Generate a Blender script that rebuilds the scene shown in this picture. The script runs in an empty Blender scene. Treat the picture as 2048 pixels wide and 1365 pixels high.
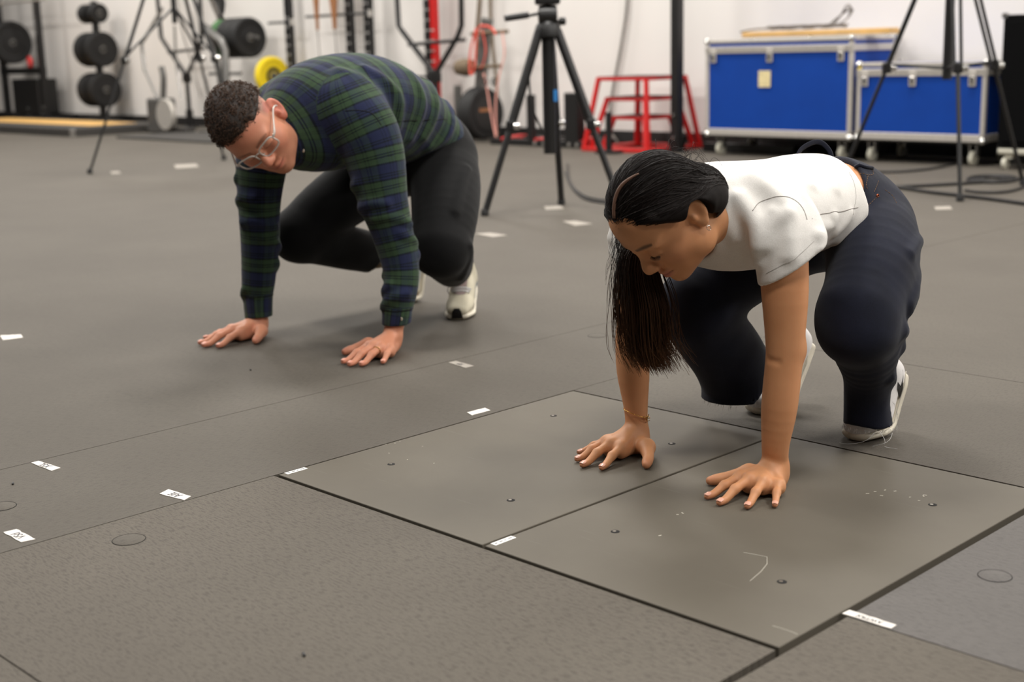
import bpy, bmesh, math, random
import numpy as np
from mathutils import Vector, Matrix
random.seed(7); RNG = np.random.default_rng(7)
sc = bpy.context.scene
COL = sc.collection

# ------------------------------------------------------------------ camera
FPX = 2677.5; PITCH = 0.213634; ROLL = -0.0248028; CAMH = 0.833
W_, H_ = 2048.0, 1365.0
_f = Vector((0, math.cos(PITCH), -math.sin(PITCH))); _r = Vector((1, 0, 0)); _u = _r.cross(_f)
_rr = math.cos(ROLL)*_r + math.sin(ROLL)*_u
_uu = -math.sin(ROLL)*_r + math.cos(ROLL)*_u
cd = bpy.data.cameras.new('camera'); cam = bpy.data.objects.new('camera', cd); COL.objects.link(cam)
M = Matrix((( _rr.x, _uu.x, -_f.x, 0), (_rr.y, _uu.y, -_f.y, 0), (_rr.z, _uu.z, -_f.z, CAMH), (0, 0, 0, 1)))
cam.matrix_world = M
cd.sensor_fit = 'HORIZONTAL'; cd.sensor_width = 36.0; cd.lens = FPX/W_*36.0
cd.clip_start = 0.05; cd.clip_end = 200
cd.dof.use_dof = True; cd.dof.focus_distance = 2.72; cd.dof.aperture_fstop = 3.4
sc.camera = cam

# ------------------------------------------------------------------ light
w = bpy.data.worlds.new('world'); sc.world = w; w.use_nodes = True
w.node_tree.nodes['Background'].inputs[0].default_value = (1.0, 0.965, 0.92, 1)
w.node_tree.nodes['Background'].inputs[1].default_value = 0.05

def area(loc, sx, sy, power, rotz):                      # ceiling light panel
    ld = bpy.data.lights.new('ceiling_light', 'AREA'); ld.shape = 'RECTANGLE'
    ld.size = sx; ld.size_y = sy; ld.energy = power; ld.color = (1.0, 0.965, 0.915)
    o = bpy.data.objects.new('ceiling_light', ld); COL.objects.link(o)
    o.location = loc; o.rotation_euler = (0, 0, rotz)
YAW = math.atan2(-0.71053732, 0.70365951)                # direction of the wall in the ground plane
for v in (0.8, 4.2, 7.6, 10.6):
    for u in (-16.5, -12.0, -8.0, -4.0, 0.0, 4.0):
        cu, su = math.cos(YAW), math.sin(YAW)
        area((u*cu - v*su, u*su + v*cu, 4.4), 1.25, 0.65, 135 if v > 1 else 95, YAW)
sc.view_settings.view_transform = 'Standard'; sc.view_settings.look = 'None'
sc.view_settings.gamma = 1.0; sc.view_settings.use_curve_mapping = False
sc.view_settings.exposure = -0.03

# ------------------------------------------------------------------ ground-plane measuring
D2 = np.array([0.70365951, -0.71053732]); D1 = np.array([0.71053732, 0.70365951])   # along the wall, towards the wall
def pray(x, y):
    d = Vector(((x - W_/2)/FPX, 0, 0)); d = (x - W_/2)/FPX*_rr - (y - H_/2)/FPX*_uu + _f
    return d
def fl(x, y, z=0.0):
    d = pray(x, y); t = (z - CAMH)/d.z
    return np.array([d.x*t, d.y*t])
ORG = fl(555, 951)                                       # left corner of the force plates
def uv2w(u, v): return ORG + u*D2 + v*D1
def w2uv(p): q = np.array(p) - ORG; return np.array([q@D2, q@D1])
def fluv(x, y, z=0.0): return w2uv(fl(x, y, z))
def at_v(x, y, v):                                       # point on the vertical plane v = const -> (u, z)
    d = pray(x, y); dd = np.array([d.x, d.y]); t = (v + ORG@D1)/(dd@D1)
    p = dd*t; return (w2uv(p)[0], CAMH + d.z*t)

# ------------------------------------------------------------------ materials
MATS = {}
def srgb(r, g, b):
    f = lambda c: (c/255/12.92) if c/255 <= 0.04045 else ((c/255+0.055)/1.055)**2.4
    return (f(r), f(g), f(b), 1)
class NT:
    def __init__(s, name):
        s.m = bpy.data.materials.new(name); s.m.use_nodes = True; s.t = s.m.node_tree
        s.b = s.t.nodes['Principled BSDF']; MATS[name] = s.m
    def n(s, typ, **kw):
        nd = s.t.nodes.new(typ)
        for k, v in kw.items():
            if k in nd.inputs: nd.inputs[k].default_value = v
            else: setattr(nd, k, v)
        return nd
    def l(s, a, b): s.t.links.new(a, b)
    def set(s, **kw):
        for k, v in kw.items(): s.b.inputs[k.replace('_', ' ')].default_value = v
        return s
    def coord(s, scale=(1, 1, 1), rot=(0, 0, 0), src='Object'):
        tc = s.n('ShaderNodeTexCoord'); mp = s.n('ShaderNodeMapping')
        mp.inputs['Scale'].default_value = scale; mp.inputs['Rotation'].default_value = rot
        s.l(tc.outputs[src], mp.inputs[0]); return mp.outputs[0]
    def noise(s, vec, scale, detail=4, rough=0.55):
        nz = s.n('ShaderNodeTexNoise'); nz.inputs['Scale'].default_value = scale
        nz.inputs['Detail'].default_value = detail; nz.inputs['Roughness'].default_value = rough
        if vec is not None: s.l(vec, nz.inputs['Vector'])
        return nz.outputs['Fac']
    def ramp(s, fac, stops, interp='LINEAR'):
        r = s.n('ShaderNodeValToRGB'); r.color_ramp.interpolation = interp
        e = r.color_ramp.elements
        while len(e) < len(stops): e.new(0.5)
        for i, (p, c) in enumerate(stops): e[i].position = p; e[i].color = c
        s.l(fac, r.inputs[0]); return r.outputs[0]
    def mix(s, fac, a, b, mode='MIX'):
        m = s.n('ShaderNodeMix', data_type='RGBA', blend_type=mode)
        for val, i in ((fac, 0), (a, 6), (b, 7)):
            if hasattr(val, 'is_output'): s.l(val, m.inputs[i])
            else: m.inputs[i].default_value = val
        return m.outputs[2]
    def math(s, op, a, b=None, c=None):
        m = s.n('ShaderNodeMath', operation=op)
        for i, v in enumerate((a, b, c)):
            if v is None: continue
            if hasattr(v, 'is_output'): s.l(v, m.inputs[i])
            else: m.inputs[i].default_value = v
        return m.outputs[0]
    def bump(s, h, strength=0.3, dist=0.002):
        b = s.n('ShaderNodeBump'); b.inputs['Strength'].default_value = strength; b.inputs['Distance'].default_value = dist
        s.l(h, b.inputs['Height']); s.l(b.outputs[0], s.b.inputs['Normal'])
    def base(s, c):
        if hasattr(c, 'is_output'): s.l(c, s.b.inputs['Base Color'])
        else: s.b.inputs['Base Color'].default_value = c
def simple(name, col, rough=0.5, metal=0.0, var=0.12, scale=30, bump=0.0, spec=0.5):
    t = NT(name); v = t.coord(); nz = t.noise(v, scale)
    c2 = tuple(max(0, x*(1-var)) for x in col[:3]) + (1,); c1 = tuple(min(1, x*(1+var)) for x in col[:3]) + (1,)
    t.base(t.ramp(nz, [(0.3, c2), (0.7, c1)])); t.set(Roughness=rough, Metallic=metal)
    t.b.inputs['Specular IOR Level'].default_value = spec
    if bump: t.bump(nz, bump, 0.002)
    return t.m

# ------------------------------------------------------------------ mesh helpers
def link(o, parent=None):
    COL.objects.link(o)
    if parent is not None: o.parent = parent
    return o
def tag(o, label=None, cat=None, group=None, kind=None):
    for k, v in (('label', label), ('category', cat), ('group', group), ('kind', kind)):
        if v: o[k] = v
    return o
def empty(name, loc=(0, 0, 0), rz=0.0, label=None, cat=None, group=None, kind=None):
    o = bpy.data.objects.new(name, None); o.location = loc; o.rotation_euler = (0, 0, rz); o.empty_display_size = 0.1
    COL.objects.link(o); return tag(o, label, cat, group, kind)
def roomobj(name, u, v, label, cat, group=None, z=0.0, rz=0.0, kind=None):
    p = uv2w(u, v); return empty(name, (p[0], p[1], z), YAW + rz, label, cat, group, kind)
class MB:
    """collects simple shapes and links them as one mesh"""
    def __init__(s): s.v = []; s.f = []; s.sm = []
    def raw(s, v, f, smooth=False):
        n = len(s.v); s.v += [tuple(map(float, a)) for a in v]; s.f += [tuple(n+i for i in a) for a in f]; s.sm += [smooth]*len(f); return s
    def box(s, c, d, R=None, bev=0.0):
        hx, hy, hz = d[0]/2, d[1]/2, d[2]/2; b = min(bev, hx*.9, hy*.9, hz*.9)
        if b <= 0:
            v = [(x, y, z) for z in (-hz, hz) for y in (-hy, hy) for x in (-hx, hx)]
            f = [(0, 2, 3, 1), (4, 5, 7, 6), (0, 1, 5, 4), (2, 6, 7, 3), (0, 4, 6, 2), (1, 3, 7, 5)]
        else:
            bm = bmesh.new(); bmesh.ops.create_cube(bm, size=1)
            for q in bm.verts: q.co = Vector((q.co.x*2*hx, q.co.y*2*hy, q.co.z*2*hz))
            bmesh.ops.bevel(bm, geom=bm.edges[:], offset=b, segments=2, profile=0.5, affect='EDGES')
            bm.verts.index_update(); v = [tuple(q.co) for q in bm.verts]; f = [[q.index for q in g.verts] for g in bm.faces]; bm.free()
        v = np.array(v)
        if R is not None: v = v@np.array(R).T
        return s.raw(v + np.array(c), f)
    def prism(s, poly, z0, z1):
        n = len(poly); v = [(x, y, z0) for x, y in poly] + [(x, y, z1) for x, y in poly]
        f = [tuple(range(n-1, -1, -1)), tuple(range(n, 2*n))] + [(i, (i+1) % n, n+(i+1) % n, n+i) for i in range(n)]
        return s.raw(v, f)
    def tube(s, pts, r, n=8, cap=True, closed=False, ref=None, sy=1.0):
        P = np.array(pts, float); m = len(P); R = np.full(m, r, float) if np.isscalar(r) else np.array(r, float)
        if closed: T = np.roll(P, -1, 0) - np.roll(P, 1, 0)
        else:
            T = np.zeros_like(P); T[1:-1] = P[2:] - P[:-2] if m > 2 else 0; T[0] = P[1]-P[0]; T[-1] = P[-1]-P[-2]
        T /= np.linalg.norm(T, axis=1)[:, None] + 1e-12
        a = np.array(ref, float) if ref is not None else (np.array([0, 0, 1.]) if abs(T[0][2]) < .9 else np.array([1., 0, 0]))
        V = []
        for i in range(m):
            a = a - T[i]*(a@T[i]); a /= np.linalg.norm(a) + 1e-12; b = np.cross(T[i], a)
            for k in range(n):
                t = 2*math.pi*k/n; V.append(P[i] + R[i]*(math.cos(t)*a + sy*math.sin(t)*b))
        F = []
        for i in range(m if closed else m-1):
            j = (i+1) % m
            for k in range(n): F.append((i*n+k, i*n+(k+1) % n, j*n+(k+1) % n, j*n+k))
        if cap and not closed: F += [tuple(range(n-1, -1, -1)), tuple((m-1)*n+k for k in range(n))]
        return s.raw(V, F, n > 4)
    def cyl(s, a, b, r, n=16, r2=None): return s.tube([a, b], [r, r if r2 is None else r2], n)
    def lathe(s, prof, c=(0, 0, 0), axis='z', n=32, ring=False):
        V = []; m = len(prof)
        for r, h in prof:
            for k in range(n):
                t = 2*math.pi*k/n; x, y = r*math.cos(t), r*math.sin(t)
                V.append({'z': (x, y, h), 'x': (h, x, y), 'y': (y, h, x)}[axis])
        F = [(i*n+k, i*n+(k+1) % n, (i+1)*n+(k+1) % n, (i+1)*n+k) for i in range(m-1) for k in range(n)]
        if ring: F += [((m-1)*n+k, (m-1)*n+(k+1) % n, (k+1) % n, k) for k in range(n)]
        else: F += [tuple(range(n-1, -1, -1)), tuple((m-1)*n+k for k in range(n))]
        return s.raw(np.array(V) + np.array(c), F, True)
    def build(s, name, mat, parent=None, smooth=None):
        me = bpy.data.meshes.new(name); me.from_pydata(s.v, [], s.f); me.validate()
        if len(me.polygons) == len(s.sm): me.polygons.foreach_set('use_smooth', [bool(x) if smooth is None else smooth for x in s.sm])
        me.materials.append(mat if not isinstance(mat, str) else MATS[mat]); me.update()
        if any(s.sm) and smooth is None: me.set_sharp_from_angle(angle=0.7)
        return link(bpy.data.objects.new(name, me), parent)
def catmull(P, n=4):
    P = np.array(P, float); Q = np.vstack([2*P[0]-P[1], P, 2*P[-1]-P[-2]]); out = []
    for i in range(1, len(Q)-2):
        for t in np.arange(n)/n:
            a, b, c, d = Q[i-1], Q[i], Q[i+1], Q[i+2]
            out.append(0.5*(2*b + (c-a)*t + (2*a-5*b+4*c-d)*t*t + (3*b-a-3*c+d)*t**3))
    out.append(P[-1]); return np.array(out)
def Rz(a): c, s = math.cos(a), math.sin(a); return np.array([[c, -s, 0], [s, c, 0], [0, 0, 1.]])
def Rx(a): c, s = math.cos(a), math.sin(a); return np.array([[1., 0, 0], [0, c, -s], [0, s, c]])
def Ry(a): c, s = math.cos(a), math.sin(a); return np.array([[c, 0, s], [0, 1., 0], [-s, 0, c]])
def copy_tree(o, parent=None):
    c = o.copy(); COL.objects.link(c); c.parent = parent
    for ch in [x for x in bpy.data.objects if x.parent == o]: copy_tree(ch, c)
    return c

# ------------------------------------------------------------------ sculpting: distance fields meshed with surface nets
class SDF:
    def __init__(s): s.ops = []
    def add(s, prim, k=0.012, mode='u'):
        fn, lo, hi = prim; s.ops.append((fn, np.array(lo), np.array(hi), k, mode)); return s
    def sub(s, prim, k=0.008): return s.add(prim, k, 's')
    def cut(s, p, n, k=0.004):                            # keep the side n points away from
        p = np.array(p, float); n = np.array(n, float); n /= np.linalg.norm(n)
        s.ops.append((lambda P: (P-p)@n, None, None, k, 'i')); return s
    def isect(s, fn, k=0.004): s.ops.append((fn, None, None, k, 'i')); return s
    def __call__(s, P):
        if len(P) > 6000: return np.concatenate([s(P[i:i+4096]) for i in range(0, len(P), 4096)])
        d = np.full(len(P), 0.5)
        if not len(P): return d
        plo, phi = P.min(0), P.max(0)
        for fn, lo, hi, k, mode in s.ops:
            if lo is not None and ((plo > hi+k+.07).any() or (phi < lo-k-.07).any()): continue
            if lo is None: m = slice(None); Q = P; cur = d
            else:
                mg = k + 0.07
                m = np.nonzero(((P > lo-mg) & (P < hi+mg)).all(1))[0]
                if not len(m): continue
                Q = P[m]; cur = d[m]
            x = fn(Q)
            if mode == 'u':
                h = np.maximum(k-np.abs(cur-x), 0)/k; d[m] = np.minimum(cur, x) - h*h*k*.25
            else:
                if mode == 's': x = -x
                h = np.maximum(k-np.abs(cur-x), 0)/k; d[m] = np.maximum(cur, x) + h*h*k*.25
        return d
    def grad(s, P, e=0.001):
        g = np.zeros_like(P)
        for a in range(3):
            q = P.copy(); q[:, a] += e; r = P.copy(); r[:, a] -= e; g[:, a] = s(q)-s(r)
        return g/(np.linalg.norm(g, axis=1)[:, None]+1e-9)
    def snap(s, P, off=0.0, it=5):
        P = np.array(P, float)
        for _ in range(it): P = P - s.grad(P)*(np.clip(s(P)-off, -.02, .02))[:, None]*.9
        return P
def ell(c, r, R=None):
    c = np.array(c, float); r = np.array(r, float)*np.ones(3); R = np.eye(3) if R is None else np.array(R)
    e = np.sqrt((R**2)@(r**2))
    def fn(P):
        q = (P-c)@R; k0 = np.linalg.norm(q/r, axis=1); k1 = np.linalg.norm(q/(r*r), axis=1)
        return k0*(k0-1)/(k1+1e-9)
    return fn, c-e, c+e
def cone(a, b, ra, rb=None):
    a = np.array(a, float); b = np.array(b, float); rb = ra if rb is None else rb; v = b-a; L = v@v
    def fn(P):
        t = np.clip((P-a)@v/L, 0, 1); return np.linalg.norm(P-a-t[:, None]*v, axis=1) - (ra+(rb-ra)*t)
    m = max(ra, rb); return fn, np.minimum(a, b)-m, np.maximum(a, b)+m
def loft(pts, ra, rb=None, side=(0, 1, 0), n=4, flat=0.9):
    """swept ellipse: ra along side, rb across; smooth through the control points"""
    K = len(pts); rb = ra if rb is None else rb
    ra = np.ones(K)*ra; rb = np.ones(K)*rb; side = np.array(side, float)
    S = np.tile(side, (K, 1)) if side.ndim == 1 else side
    A = np.hstack([np.array(pts, float), ra[:, None], rb[:, None], S]); A = catmull(A, n) if n > 1 else A
    C, RA, RB, S = A[:, :3], A[:, 3], A[:, 4], A[:, 5:]
    m = max(RA.max(), RB.max()); segs = []
    for i in range(len(C)-1):
        v = C[i+1]-C[i]; L = np.linalg.norm(v); T = v/L; sv = S[i]*.5+S[i+1]*.5; sv = sv-T*(sv@T); sv /= np.linalg.norm(sv)
        segs.append((T, L, sv, np.cross(T, sv), (C[i]+C[i+1])/2, (L/2+max(RA[i], RB[i], RA[i+1], RB[i+1])+.06)**2))
    def fn(P):
        d = np.full(len(P), 9.0); pc = (P.min(0)+P.max(0))/2; pr_ = np.linalg.norm(P.max(0)-pc)
        for i, (T, L, sv, uv, mid, rad2) in enumerate(segs):
            if np.linalg.norm(mid-pc) > math.sqrt(rad2)+pr_: continue
            g = P-mid; ix = np.nonzero(np.einsum('ij,ij->i', g, g) < rad2)[0]
            if not len(ix): continue
            q = P[ix]-C[i]; h = q@T; t = np.clip(h/L, 0, 1)
            a = RA[i]+(RA[i+1]-RA[i])*t; b = RB[i]+(RB[i+1]-RB[i])*t; e = np.minimum(a, b)*flat
            x = (q@sv/a)**2; y = (q@uv/b)**2; z = ((h-t*L)/e)**2
            k0 = np.sqrt(x+y+z); k1 = np.sqrt(x/a**2+y/b**2+z/e**2)
            d[ix] = np.minimum(d[ix], k0*(k0-1)/(k1+1e-6))
        return d
    return fn, C.min(0)-m, C.max(0)+m
def rbox(c, hd, r, R=None):
    c = np.array(c, float); hd = np.array(hd, float); R = np.eye(3) if R is None else np.array(R)
    def fn(P):
        q = np.abs((P-c)@R)-hd+r
        return np.linalg.norm(np.maximum(q, 0), axis=1)+np.minimum(q.max(1), 0)-r
    e = np.abs(R)@hd; return fn, c-e, c+e
def nested(S):
    lo = np.min([o[1] for o in S.ops if o[1] is not None and o[4] == 'u'], 0); hi = np.max([o[2] for o in S.ops if o[1] is not None and o[4] == 'u'], 0)
    return S, lo, hi
def largest(V, F):
    lab = np.arange(len(V))
    for _ in range(200):
        m = lab[F].min(1); new = lab.copy()
        for k in range(F.shape[1]): np.minimum.at(new, F[:, k], m)
        new = new[new]
        if (new == lab).all(): break
        lab = new
    u, c = np.unique(lab, return_counts=True); keep = lab == u[c.argmax()]
    ix = np.cumsum(keep)-1; return V[keep], ix[F[keep[F[:, 0]]]]
_CORN = np.array([(x, y, z) for z in (0, 1) for y in (0, 1) for x in (0, 1)])
_EDG = [(0, 1), (2, 3), (4, 5), (6, 7), (0, 2), (1, 3), (4, 6), (5, 7), (0, 4), (1, 5), (2, 6), (3, 7)]
def nets(field, cell, levels=4):
    lo = np.min([o[1] for o in field.ops if o[1] is not None and o[4] == 'u'], 0)-.04
    hi = np.max([o[2] for o in field.ops if o[1] is not None and o[4] == 'u'], 0)+.04
    s = cell*2**levels; n = np.ceil((hi-lo)/s).astype(int)
    C = np.stack(np.meshgrid(*[np.arange(k) for k in n], indexing='ij'), -1).reshape(-1, 3)
    for lv in range(levels+1):
        d = field(lo+(C+.5)*s); C = C[np.abs(d) < s*.8660*(1.7 if lv < levels-1 else 1.3)+.0005]
        if lv < levels: C = (C[:, None, :]*2+_CORN[None]).reshape(-1, 3); s /= 2
    K = np.int64(1 << 20)
    key = lambda c: (c[..., 0].astype(np.int64)*K+c[..., 1])*K+c[..., 2]
    cor = C[:, None, :]+_CORN[None]; kk = key(cor)
    uk, first, inv = np.unique(kk.ravel(), return_index=True, return_inverse=True); od = np.argsort(first)
    uo = uk[od]; up = np.stack([uo//(K*K), (uo//K) % K, uo % K], -1).astype(float)
    du = np.empty(len(uk)); du[od] = field(lo+up*s); dv = du[inv].reshape(-1, 8)
    act = (dv.min(1) < 0) & (dv.max(1) >= 0); C = C[act]; dv = dv[act]
    acc = np.zeros((len(C), 3)); cnt = np.zeros(len(C))
    for a, b in _EDG:
        da, db = dv[:, a], dv[:, b]; m = (da < 0) != (db < 0); t = np.where(m, da/(da-db+1e-12), 0)
        acc += np.where(m[:, None], _CORN[a]+t[:, None]*(_CORN[b]-_CORN[a]), 0); cnt += m
    V = lo+(C+acc/cnt[:, None])*s
    ck = key(C); order = np.argsort(ck); sk = ck[order]
    def find(c):
        q = key(c); i = np.clip(np.searchsorted(sk, q), 0, len(sk)-1); return np.where(sk[i] == q, order[i], -1)
    F = []
    for ax, e in ((0, 1), (1, 2), (2, 4)):
        b = np.zeros(3, int); c = np.zeros(3, int); b[(ax+1) % 3] = 1; c[(ax+2) % 3] = 1
        m = (dv[:, 0] < 0) != (dv[:, e] < 0); Q = C[m]
        i0 = np.nonzero(m)[0]; i1 = find(Q-b); i2 = find(Q-b-c); i3 = find(Q-c)
        f = np.stack([i0, i1, i2, i3], 1); ok = (f >= 0).all(1); flip = dv[m, 0] < 0
        f = np.where(flip[:, None], f, f[:, ::-1]); F.append(f[ok])
    return V, np.vstack(F)
def smooth_mesh(V, F, it=1, lam=.5):
    for _ in range(it):
        A = np.zeros_like(V); n = np.zeros(len(V))
        for a, b in ((0, 1), (1, 2), (2, 3), (3, 0)):
            np.add.at(A, F[:, a], V[F[:, b]]); np.add.at(n, F[:, a], 1); np.add.at(A, F[:, b], V[F[:, a]]); np.add.at(n, F[:, b], 1)
        V = V+lam*(A/np.maximum(n, 1)[:, None]-V)
    return V
def np_mesh(name, V, F, mat, parent=None, attrs=None, smooth=True):
    me = bpy.data.meshes.new(name); V = np.ascontiguousarray(V, np.float32); F = np.ascontiguousarray(F, np.int32); q = F.shape[1]
    me.vertices.add(len(V)); me.vertices.foreach_set('co', V.ravel())
    me.loops.add(F.size); me.loops.foreach_set('vertex_index', F.ravel())
    me.polygons.add(len(F)); me.polygons.foreach_set('loop_start', np.arange(0, F.size, q, dtype=np.int32))
    me.update(calc_edges=True)
    me.polygons.foreach_set('use_smooth', np.full(len(F), smooth))
    for k, a in (attrs or {}).items():
        a = np.asarray(a, np.float32)
        if a.ndim == 1: at = me.attributes.new(k, 'FLOAT', 'POINT'); at.data.foreach_set('value', a)
        else: at = me.attributes.new(k, 'FLOAT_VECTOR', 'POINT'); at.data.foreach_set('vector', a.ravel())
    me.materials.append(MATS[mat] if isinstance(mat, str) else mat)
    return link(bpy.data.objects.new(name, me), parent)
def sculpt(name, field, cell, mat, parent=None, attrs=None, sm=1):
    V, F = largest(*nets(field, cell))
    if sm: V = smooth_mesh(V, F, sm)
    return np_mesh(name, V, F, mat, parent, {k: f(V) for k, f in attrs.items()} if attrs else None)
def strands(name, paths, rad, mat, parent, tip=0.25, attrs=None):
    """many thin three-sided tubes in one mesh; paths (N, M, 3)"""
    P = np.asarray(paths, float); N, M_, _ = P.shape
    T = np.gradient(P, axis=1); T /= np.linalg.norm(T, axis=2)[..., None]+1e-9
    a = RNG.normal(size=(N, 1, 3)); a = a-T*(a*T).sum(2)[..., None]; a /= np.linalg.norm(a, axis=2)[..., None]+1e-9
    b = np.cross(T, a); r = (np.asarray(rad)*np.ones(N))[:, None]*(1-(1-tip)*np.linspace(0, 1, M_)**2)[None]
    V = np.stack([P+r[..., None]*(math.cos(t)*a+math.sin(t)*b) for t in (0, 2.0944, 4.18879)], 2).reshape(-1, 3)
    base = (np.arange(N)[:, None]*M_+np.arange(M_-1)[None]).ravel()*3
    F = np.concatenate([np.stack([base+k, base+(k+1) % 3, base+3+(k+1) % 3, base+3+k], 1) for k in range(3)])
    at = {'rnd': np.repeat(RNG.random(N), M_*3), 'along': np.tile(np.repeat(np.linspace(0, 1, M_), 3), N)}
    return np_mesh(name, V, F, mat, parent, at)

# ================================================================== setting
def rubber(name, c0, c1, rib, ribamt, rough=0.75):
    t = NT(name); v = t.coord(src='Object')
    big = t.noise(v, 1.3, 4, 0.6); mid = t.noise(v, 14, 5, 0.65); fine = t.noise(v, 420, 2, 0.6)
    col = t.ramp(big, [(0.3, c0), (0.72, c1)])
    col = t.mix(t.math('MULTIPLY', mid, 0.35), col, (0.8*c0[0], 0.8*c0[1], 0.8*c0[2], 1))
    dash = t.noise(t.coord((60 if rib == 'u' else 260, 260 if rib == 'u' else 60, 1)), 1.0, 2, 0.5)
    st = t.ramp(dash, [(0.36, (0, 0, 0, 1)), (0.5, (1, 1, 1, 1))])
    dk = tuple(x*(1-ribamt) for x in c0[:3]) + (1,)
    col = t.mix(st, t.mix(0.7, col, dk), col)
    col = t.mix(t.ramp(fine, [(0.3, (0.55, 0.55, 0.55, 1)), (0.7, (0, 0, 0, 1))]), col, dk)
    t.base(col); t.set(Roughness=rough); t.b.inputs['Specular IOR Level'].default_value = 0.35
    hgt = t.math('ADD', t.math('MULTIPLY', dash, 1.0), t.math('MULTIPLY', fine, 0.5))
    t.bump(hgt, 0.55, 0.0012); return t.m
G0, G1 = srgb(94, 87, 78), srgb(110, 103, 93)
rubber('rubber_ribbed', G0, G1, 'u', 0.45)
rubber('rubber_plain', srgb(87, 81, 73), srgb(102, 96, 87), 'v', 0.22)
rubber('rubber_grey', srgb(96, 92, 89), srgb(112, 108, 105), 'u', 0.3)
t = NT('plate_paint'); v = t.coord()
col = t.ramp(t.noise(v, 2.2, 5, 0.6), [(0.3, srgb(92, 86, 76)), (0.7, srgb(102, 96, 85))])
scr = t.noise(t.coord((2, 45, 1), (0, 0, 0.5)), 3.0, 2, 0.4)
t.base(t.mix(t.ramp(scr, [(0.70, (0, 0, 0, 1)), (0.76, (0.35, 0.35, 0.35, 1))]), col, srgb(112, 107, 98)))
t.set(Roughness=0.62); t.b.inputs['Specular IOR Level'].default_value = 0.3; t.bump(t.noise(v, 600, 2), 0.12, 0.0006)
simple('gap_dark', srgb(18, 17, 16), 0.9)
simple('wall_paint', srgb(228, 223, 218), 0.8, var=0.02, scale=1.2, spec=0.2)
simple('black_vinyl', srgb(34, 32, 31), 0.55, var=0.2)
simple('tape_white', srgb(232, 226, 218), 0.75, var=0.05, scale=90, bump=0.3)
simple('tape_grey', srgb(158, 151, 141), 0.75, var=0.1, scale=90, bump=0.3)
simple('marker_ink', srgb(28, 28, 44), 0.6)
simple('label_white', srgb(245, 243, 238), 0.4, var=0.02)
simple('label_ink', srgb(120, 120, 118), 0.5)
simple('screw_steel', srgb(52, 49, 45), 0.35, 0.8)
simple('silver_dull', srgb(140, 134, 124), 0.35, 0.8)
simple('gouge_white', srgb(205, 200, 186), 0.7)

floor = empty('floor', (ORG[0], ORG[1], 0), YAW, 'dark grey rubber mat flooring laid in long sheets', None, None, 'structure')
b = MB().box((-8, 2.2, -0.055), (60, 40, 0.04)); b.build('subfloor', 'gap_dark', floor)
def mat_sheet(poly, mat, name='rubber_mat'):
    b = MB(); P = np.array(poly, float); c = P.mean(0)
    b.prism([tuple(p) for p in P], -0.03, 0.0); return b.build(name, mat, floor)
g = 0.0013
mat_sheet([(-30, -3), (-.470, -3), (-.480-g, -.1), (-.4905-g, 1.66), (-.4905-g, 7.75), (-30, 7.75)], 'rubber_plain', 'rubber_mat')
mat_sheet([(-.470+g, -3), (-.005, -3), (-.005, 1.66-g), (-.4905+g, 1.66-g), (-.480+g, -.1)], 'rubber_plain')
mat_sheet([(-.4905+g, 1.66+g), (8, 1.66+g), (8, 7.75), (-.4905+g, 7.75)], 'rubber_plain')
mat_sheet([(g*.6-.003, -.762+g), (1.2065-g*.6, -.762+g), (1.2065-g*.6, -.0075), (g*.6-.003, -.0075)], 'rubber_ribbed')
mat_sheet([(-.005+g, -3), (1.2065-g*.6, -3), (1.2065-g*.6, -.762-g), (-.005+g, -.762-g)], 'rubber_ribbed')
mat_sheet([(-.003, .897), (1.212, .897), (1.212, 1.66-g), (-.003, 1.66-g)], 'rubber_plain')
mat_sheet([(1.2205, -3), (6, -3), (6, .159-g), (1.2205, .159-g)], 'rubber_ribbed')
mat_sheet([(1.2205, .159+g), (6, .159+g), (6, .76-g), (1.2205, .76-g)], 'rubber_grey')
mat_sheet([(1.2205, .76+g), (6, .76+g), (6, 1.66-g), (1.2205, 1.66-g)], 'rubber_plain')
for (cu, cv, r, m) in ((.107, -.395, .029, 'rubber_plain'), (1.31, .448, .026, 'rubber_grey'), (-.388, 1.422, .028, 'rubber_plain'), (-.246, -.468, .028, 'rubber_plain')):
    MB().tube([(cu+r*math.cos(a), cv+r*math.sin(a), .0002) for a in np.linspace(0, 2*math.pi, 28, endpoint=False)], .0007, 4, closed=True).build('plug_groove', 'gap_dark', floor)
    MB().lathe([(r*.97, -.01), (r*.97, .0005), (r*.94, .0009)], (cu, cv, 0), n=28).build('floor_plug', m, floor)

wl = MB(); wl.box((-9, 7.85, 2.2), (50, .2, 4.6)); wall = wl.build('wall_back', 'wall_paint'); wall.location = (ORG[0], ORG[1], 0); wall.rotation_euler = (0, 0, YAW)
tag(wall, 'plain off-white painted wall behind the gym equipment', kind='structure')
wl = MB(); wl.box((-9, 7.744, .056), (50, .012, .112), bev=.003); bb = wl.build('baseboard_back', 'black_vinyl'); bb.location = (ORG[0], ORG[1], 0); bb.rotation_euler = (0, 0, YAW)
tag(bb, 'black rubber baseboard along the white wall', kind='structure')

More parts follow.
